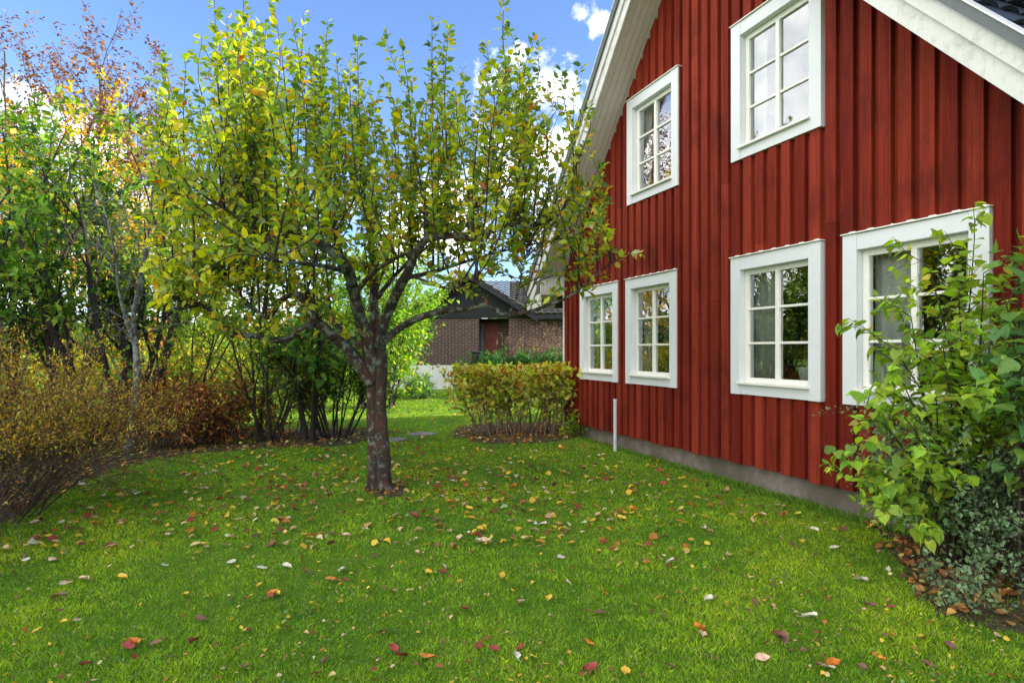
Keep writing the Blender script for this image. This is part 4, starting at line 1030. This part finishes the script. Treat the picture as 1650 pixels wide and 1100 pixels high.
while len(fl) < 300:
    far_ = rnd.random() < .66
    Y = rnd.uniform(5.0, 10.2) if far_ else 2.8 * (11.2 / 2.8) ** rnd.random(); X_ = rnd.uniform(-.72, .30) * Y if far_ else rnd.uniform(-.9, .75) * Y
    if len(fl) > 190 and rnd.random() < .6:
        q_ = rnd.choice(fl[:190]); X_, Y = q_[0] + rnd.gauss(0, .16), q_[1] + rnd.gauss(0, .16)
    if not free(np.array([X_]), np.array([Y]), .1, .3)[0]: continue
    if Y > 4.8: kx = rnd.choices(['yellow', 'pale tan', 'orange', 'cream white', 'dark brown', 'yellow-green', 'red'], [4, 4, 2, 3, 2, 2, .6])[0]; s = rnd.uniform(.75, 1.15)
    else: kx = rnd.choices(['red', 'purple-brown', 'dark brown', 'pale tan', 'yellow', 'orange'], [1.4, 1.6, 5, 3.5, .9, 1.6])[0]; s = rnd.uniform(.4, .75)
    fl.append((X_, Y, kx, s))
for (x, y, kx, s) in fl:
    kd = rnd.choices(['flat', 'curled', 'lobed'], [3, 4, 2 if s > .8 else .5])[0]
    o = bpy.data.objects.new('fallen_leaf', lm[kx, kd]); C.objects.link(o)
    sc = s * rnd.uniform(.6, 1.05); o.scale = (sc * rnd.uniform(.8, 1.2), sc, sc * rnd.uniform(.8, 1.5))
    o.location = (float(x), float(y), float(gz(x, y)) + .024 + .006 * rnd.random()); o.rotation_euler = (rnd.gauss(0, .22), rnd.gauss(0, .22), rnd.uniform(0, 6.28))
    tag(o, '%s %s fallen leaf %s' % (KW[kd], kx, region(x, y)), 'fallen leaf', 'fallen leaves scattered over the lawn')
# leaf litter nobody could count
k = MB()
n1 = 3600; Y = 2.7 * (24 / 2.7) ** NP.random(n1); X_ = (NP.random(n1) * 1.75 - .95) * Y
ok = free(X_, Y, .05, .2) & ((np.sin(X_ * 1.9) * np.sin(Y * 1.4 + X_ * .4) + .6 + NP.standard_normal(n1) * .5) > .3); ex_ = NP.standard_normal((850, 2)) * [2.3, 1.6] + [-1.7, 7.4]; ex_ = ex_[(ex_[:, 1] > 4.6) & (ex_[:, 1] < 10.8)]; ex_ = ex_[free(ex_[:, 0], ex_[:, 1], .05, .2)]
X1, Y1 = np.append(X_[ok], ex_[:, 0]), np.append(Y[ok], ex_[:, 1])
bx, by = [], []
for q, cnt in zip(beds, (9000, 1300, 1600, 60)):
    lo2, hi2 = q.min(0), q.max(0); a = NP.random((cnt, 2)) * (hi2 - lo2) + lo2; i = inpoly(a[:, 0], a[:, 1], q); bx.append(a[i, 0]); by.append(a[i, 1])
nb = len(np.concatenate(bx))
Xa = np.concatenate([X1] + bx); Ya = np.concatenate([Y1] + by); n = len(Xa)
pos = np.stack([Xa, Ya, gz(Xa, Ya) + .026 + .012 * NP.random(n)], 1)
d = NP.standard_normal((n, 3)); d[:, 2] *= .25; nr = NP.standard_normal((n, 3)) * .35 + np.array([0, 0, 1.])
c1 = pick([((.5, .33, .04), 5), ((.46, .31, .15), 4), ((.40, .34, .2), .8), ((.14, .07, .035), 3), ((.3, .12, .03), 2), ((.25, .05, .04), 2)], len(X1)); c2 = pick([((.30, .13, .04), 4), ((.45, .26, .07), 3), ((.12, .06, .03), 5), ((.5, .4, .12), 1.5)], nb)
sz = np.where(Ya > 4.8, .066, .026) * (.7 + .6 * NP.random(n)); sz[len(X1):] = .062 * (.7 + .6 * NP.random(nb))
add_leaves(k, pos, d, nr, sz, np.concatenate([c1, c2]), OV, 1.1)
o = k.build('leaf_litter', m_dry, smooth=True); tag(o, 'scattered small brown and yellow leaf litter on the lawn and under the shrubs', 'leaf litter', kind='stuff')
# grass and low weeds along the left shrubs' foot and house base
NP = np.random.default_rng(310); k = MB()
xs_ = NP.random(5000) * HWD; ys_ = -.02 - np.abs(NP.standard_normal(5000)) * .05
pb = np.stack([HO[0] + .3536 * xs_ + .9354 * ys_, HO[1] - .9354 * xs_ + .3536 * ys_, 0 * xs_], 1)
d = NP.standard_normal((5000, 3)) * .35 + np.array([0, 0, 1.])
add_leaves(k, pb, d, NP.standard_normal((5000, 3)), .05 + .03 * NP.random(5000), pick([((.07, .16, .015), 3), ((.13, .22, .03), 2)], 5000), NAR, .5)
o = k.build('grass_edge', m_grass); tag(o, 'longer untrimmed grass along the house foundation', 'grass', kind='stuff')

# far treeline all round
NP = np.random.default_rng(400); k = MB(); P_ = []; cc = []
for a in np.linspace(-70, 60, 90):
    for _ in range(2):
        ang = R(a + NP.random() * 2); Dd = 95 + 60 * NP.random(); hh = 5 + 4.5 * NP.random(); cx, cy = math.sin(ang) * Dd, math.cos(ang) * Dd
        m = 220; q = NP.standard_normal((m, 3)); q = q / np.linalg.norm(q, axis=1)[:, None] * (NP.random((m, 1)) ** .4)
        P_.append(np.array([cx, cy, hh * .5]) + q * np.array([3.6, 3.6, hh * .55])); cc.append(pick([[((.09, .13, .03), 1)], [((.25, .22, .05), 1)], [((.24, .12, .04), 1)], [((.05, .08, .03), 1)]][int(NP.integers(0, 4))], m))
P_ = np.concatenate(P_); d = NP.standard_normal(P_.shape)
add_leaves(k, P_, d, NP.standard_normal(P_.shape), .9 + .7 * NP.random(len(P_)), np.concatenate(cc), DIA, 1.6)
o = k.build('distant_woodland', m_leaf); tag(o, 'distant mixed autumn woodland beyond the gardens', 'woodland', kind='stuff')

# ================================================================== LIGHT, SKY, CAMERA
SUN_AZ, SUN_EL = R(92), R(20)       # azimuth clockwise from +Y
sd = Vector((math.sin(SUN_AZ) * math.cos(SUN_EL), math.cos(SUN_AZ) * math.cos(SUN_EL), math.sin(SUN_EL)))
L = bpy.data.lights.new('sun', 'SUN'); L.energy = 5.0; L.angle = R(.53); L.color = (1, .93, .80)
lo3 = bpy.data.objects.new('sun', L); C.objects.link(lo3); lo3.rotation_euler = (-sd).to_track_quat('-Z', 'Y').to_euler()
W = bpy.data.worlds.new('World'); bpy.context.scene.world = W; W.use_nodes = True; nt = W.node_tree
bg = nt.nodes['Background']; lk = nt.links.new
def N_(t, **kw):
    nd = nt.nodes.new('ShaderNode' + t)
    for k_, v_ in kw.items(): setattr(nd, k_, v_)
    return nd
def math_(op, a, b=None, c=None, clamp=False):
    nd = N_('Math', operation=op, use_clamp=clamp)
    for i, v_ in enumerate((a, b, c)):
        if v_ is None: continue
        if hasattr(v_, 'is_linked'): lk(v_, nd.inputs[i])
        else: nd.inputs[i].default_value = v_
    return nd.outputs[0]
sky = N_('TexSky', sky_type='NISHITA'); sky.sun_disc = False; sky.sun_elevation = SUN_EL; sky.sun_rotation = SUN_AZ
sky.air_density = 1.0; sky.dust_density = .6; sky.ozone_density = 3.0
tc = N_('TexCoord'); dirv = tc.outputs['Generated']
sep = N_('SeparateXYZ'); lk(dirv, sep.inputs[0])
zc = math_('MAXIMUM', sep.outputs[2], 0.0); den = math_('ADD', zc, .22)
cb = N_('CombineXYZ'); lk(math_('DIVIDE', sep.outputs[0], den), cb.inputs[0]); lk(math_('DIVIDE', sep.outputs[1], den), cb.inputs[1])
nz = N_('TexNoise'); nz.inputs['Scale'].default_value = 1.5; nz.inputs['Detail'].default_value = 10; nz.inputs['Roughness'].default_value = .56; lk(cb.outputs[0], nz.inputs['Vector'])
nf2 = N_('TexNoise'); nf2.inputs['Scale'].default_value = 32; nf2.inputs['Detail'].default_value = 9; nf2.inputs['Roughness'].default_value = .62; lk(dirv, nf2.inputs['Vector'])
nf = N_('TexNoise'); nf.inputs['Scale'].default_value = 9; nf.inputs['Detail'].default_value = 9; nf.inputs['Roughness'].default_value = .6; lk(dirv, nf.inputs['Vector'])
# overcast half of the sky lies behind and to the left of the viewer
def dot(v):
    nd = N_('VectorMath', operation='DOT_PRODUCT'); lk(dirv, nd.inputs[0]); nd.inputs[1].default_value = Vector(v).normalized(); return nd.outputs['Value']
cover = math_('MULTIPLY_ADD', dot((-.8, -.6, .2)), 1.7, -.56)
cover = math_('MAXIMUM', cover, -.22)
cover = math_('ADD', cover, math_('MULTIPLY', math_('SUBTRACT', .17, zc, clamp=True), 1.1))
mask = math_('MULTIPLY', math_('SUBTRACT', math_('ADD', nz.outputs['Fac'], cover), .52), 7.0, clamp=True)
# single cumulus clouds: (pixel x, y, angular radius)
for (px, py, rad) in [(966, 30, .019), (940, 22, .011), (885, 146, .040), (912, 150, .026), (830, 95, .018), (800, 130, .028), (845, 150, .03), (800, 280, .10), (730, 330, .08), (880, 250, .05), (50, 245, .06), (110, 300, .09), (190, 380, .10), (60, 400, .10), (560, 330, .08), (620, 360, .08), (400, 470, .15)]:
    v = Vector(((px - 825) / F, 1, (564 - py) / F)).normalized()
    d_ = math_('SUBTRACT', 1.0, dot(v)); ang = math_('SQRT', math_('MULTIPLY', d_, 2.0))
    e = math_('DIVIDE', math_('SUBTRACT', rad * 1.25, ang), rad)
    e = math_('ADD', e, math_('MULTIPLY', math_('SUBTRACT', (nf2 if rad < .05 else nf).outputs['Fac'], .52 if rad < .05 else .56), 4.2 if rad < .05 else 5.5))
    mask = math_('MAXIMUM', mask, math_('MULTIPLY', e, .6 if rad < .05 else .9, clamp=True))
shade = N_('ValToRGB'); shade.color_ramp.elements[0].position = .35; shade.color_ramp.elements[0].color = (9.0, 9.2, 9.6, 1)
shade.color_ramp.elements[1].position = .62; shade.color_ramp.elements[1].color = (15.5, 15.2, 14.8, 1); lk(nf.outputs['Fac'], shade.inputs[0])
mx = N_('Mix', data_type='RGBA'); lk(mask, mx.inputs[0])
gm = N_('Mix', data_type='RGBA', blend_type='MULTIPLY'); gm.inputs[0].default_value = 1; lk(sky.outputs[0], gm.inputs[6]); gm.inputs[7].default_value = (1.2, 1.26, 1.52, 1)
lk(gm.outputs[2], mx.inputs[6]); lk(shade.outputs[0], mx.inputs[7])
lk(mx.outputs[2], bg.inputs[0]); bg.inputs[1].default_value = .10

cam = bpy.data.cameras.new('camera'); co = bpy.data.objects.new('camera', cam); C.objects.link(co)
co.location = (0, 0, CH); co.rotation_euler = (R(90), 0, 0)
cam.sensor_width = 36; cam.lens = F / 1650 * 36; cam.shift_y = 14 / 1650; cam.clip_end = 3000; cam.clip_start = .05
sc = bpy.context.scene; sc.camera = co
sc.view_settings.view_transform = 'Standard'; sc.view_settings.look = 'None'; sc.view_settings.gamma = 1; sc.view_settings.exposure = 1.25
sc.render.engine = 'CYCLES'; sc.cycles.max_bounces = 8; sc.cycles.transparent_max_bounces = 12; sc.cycles.use_denoising = True
sc.cycles.sample_clamp_indirect = 8
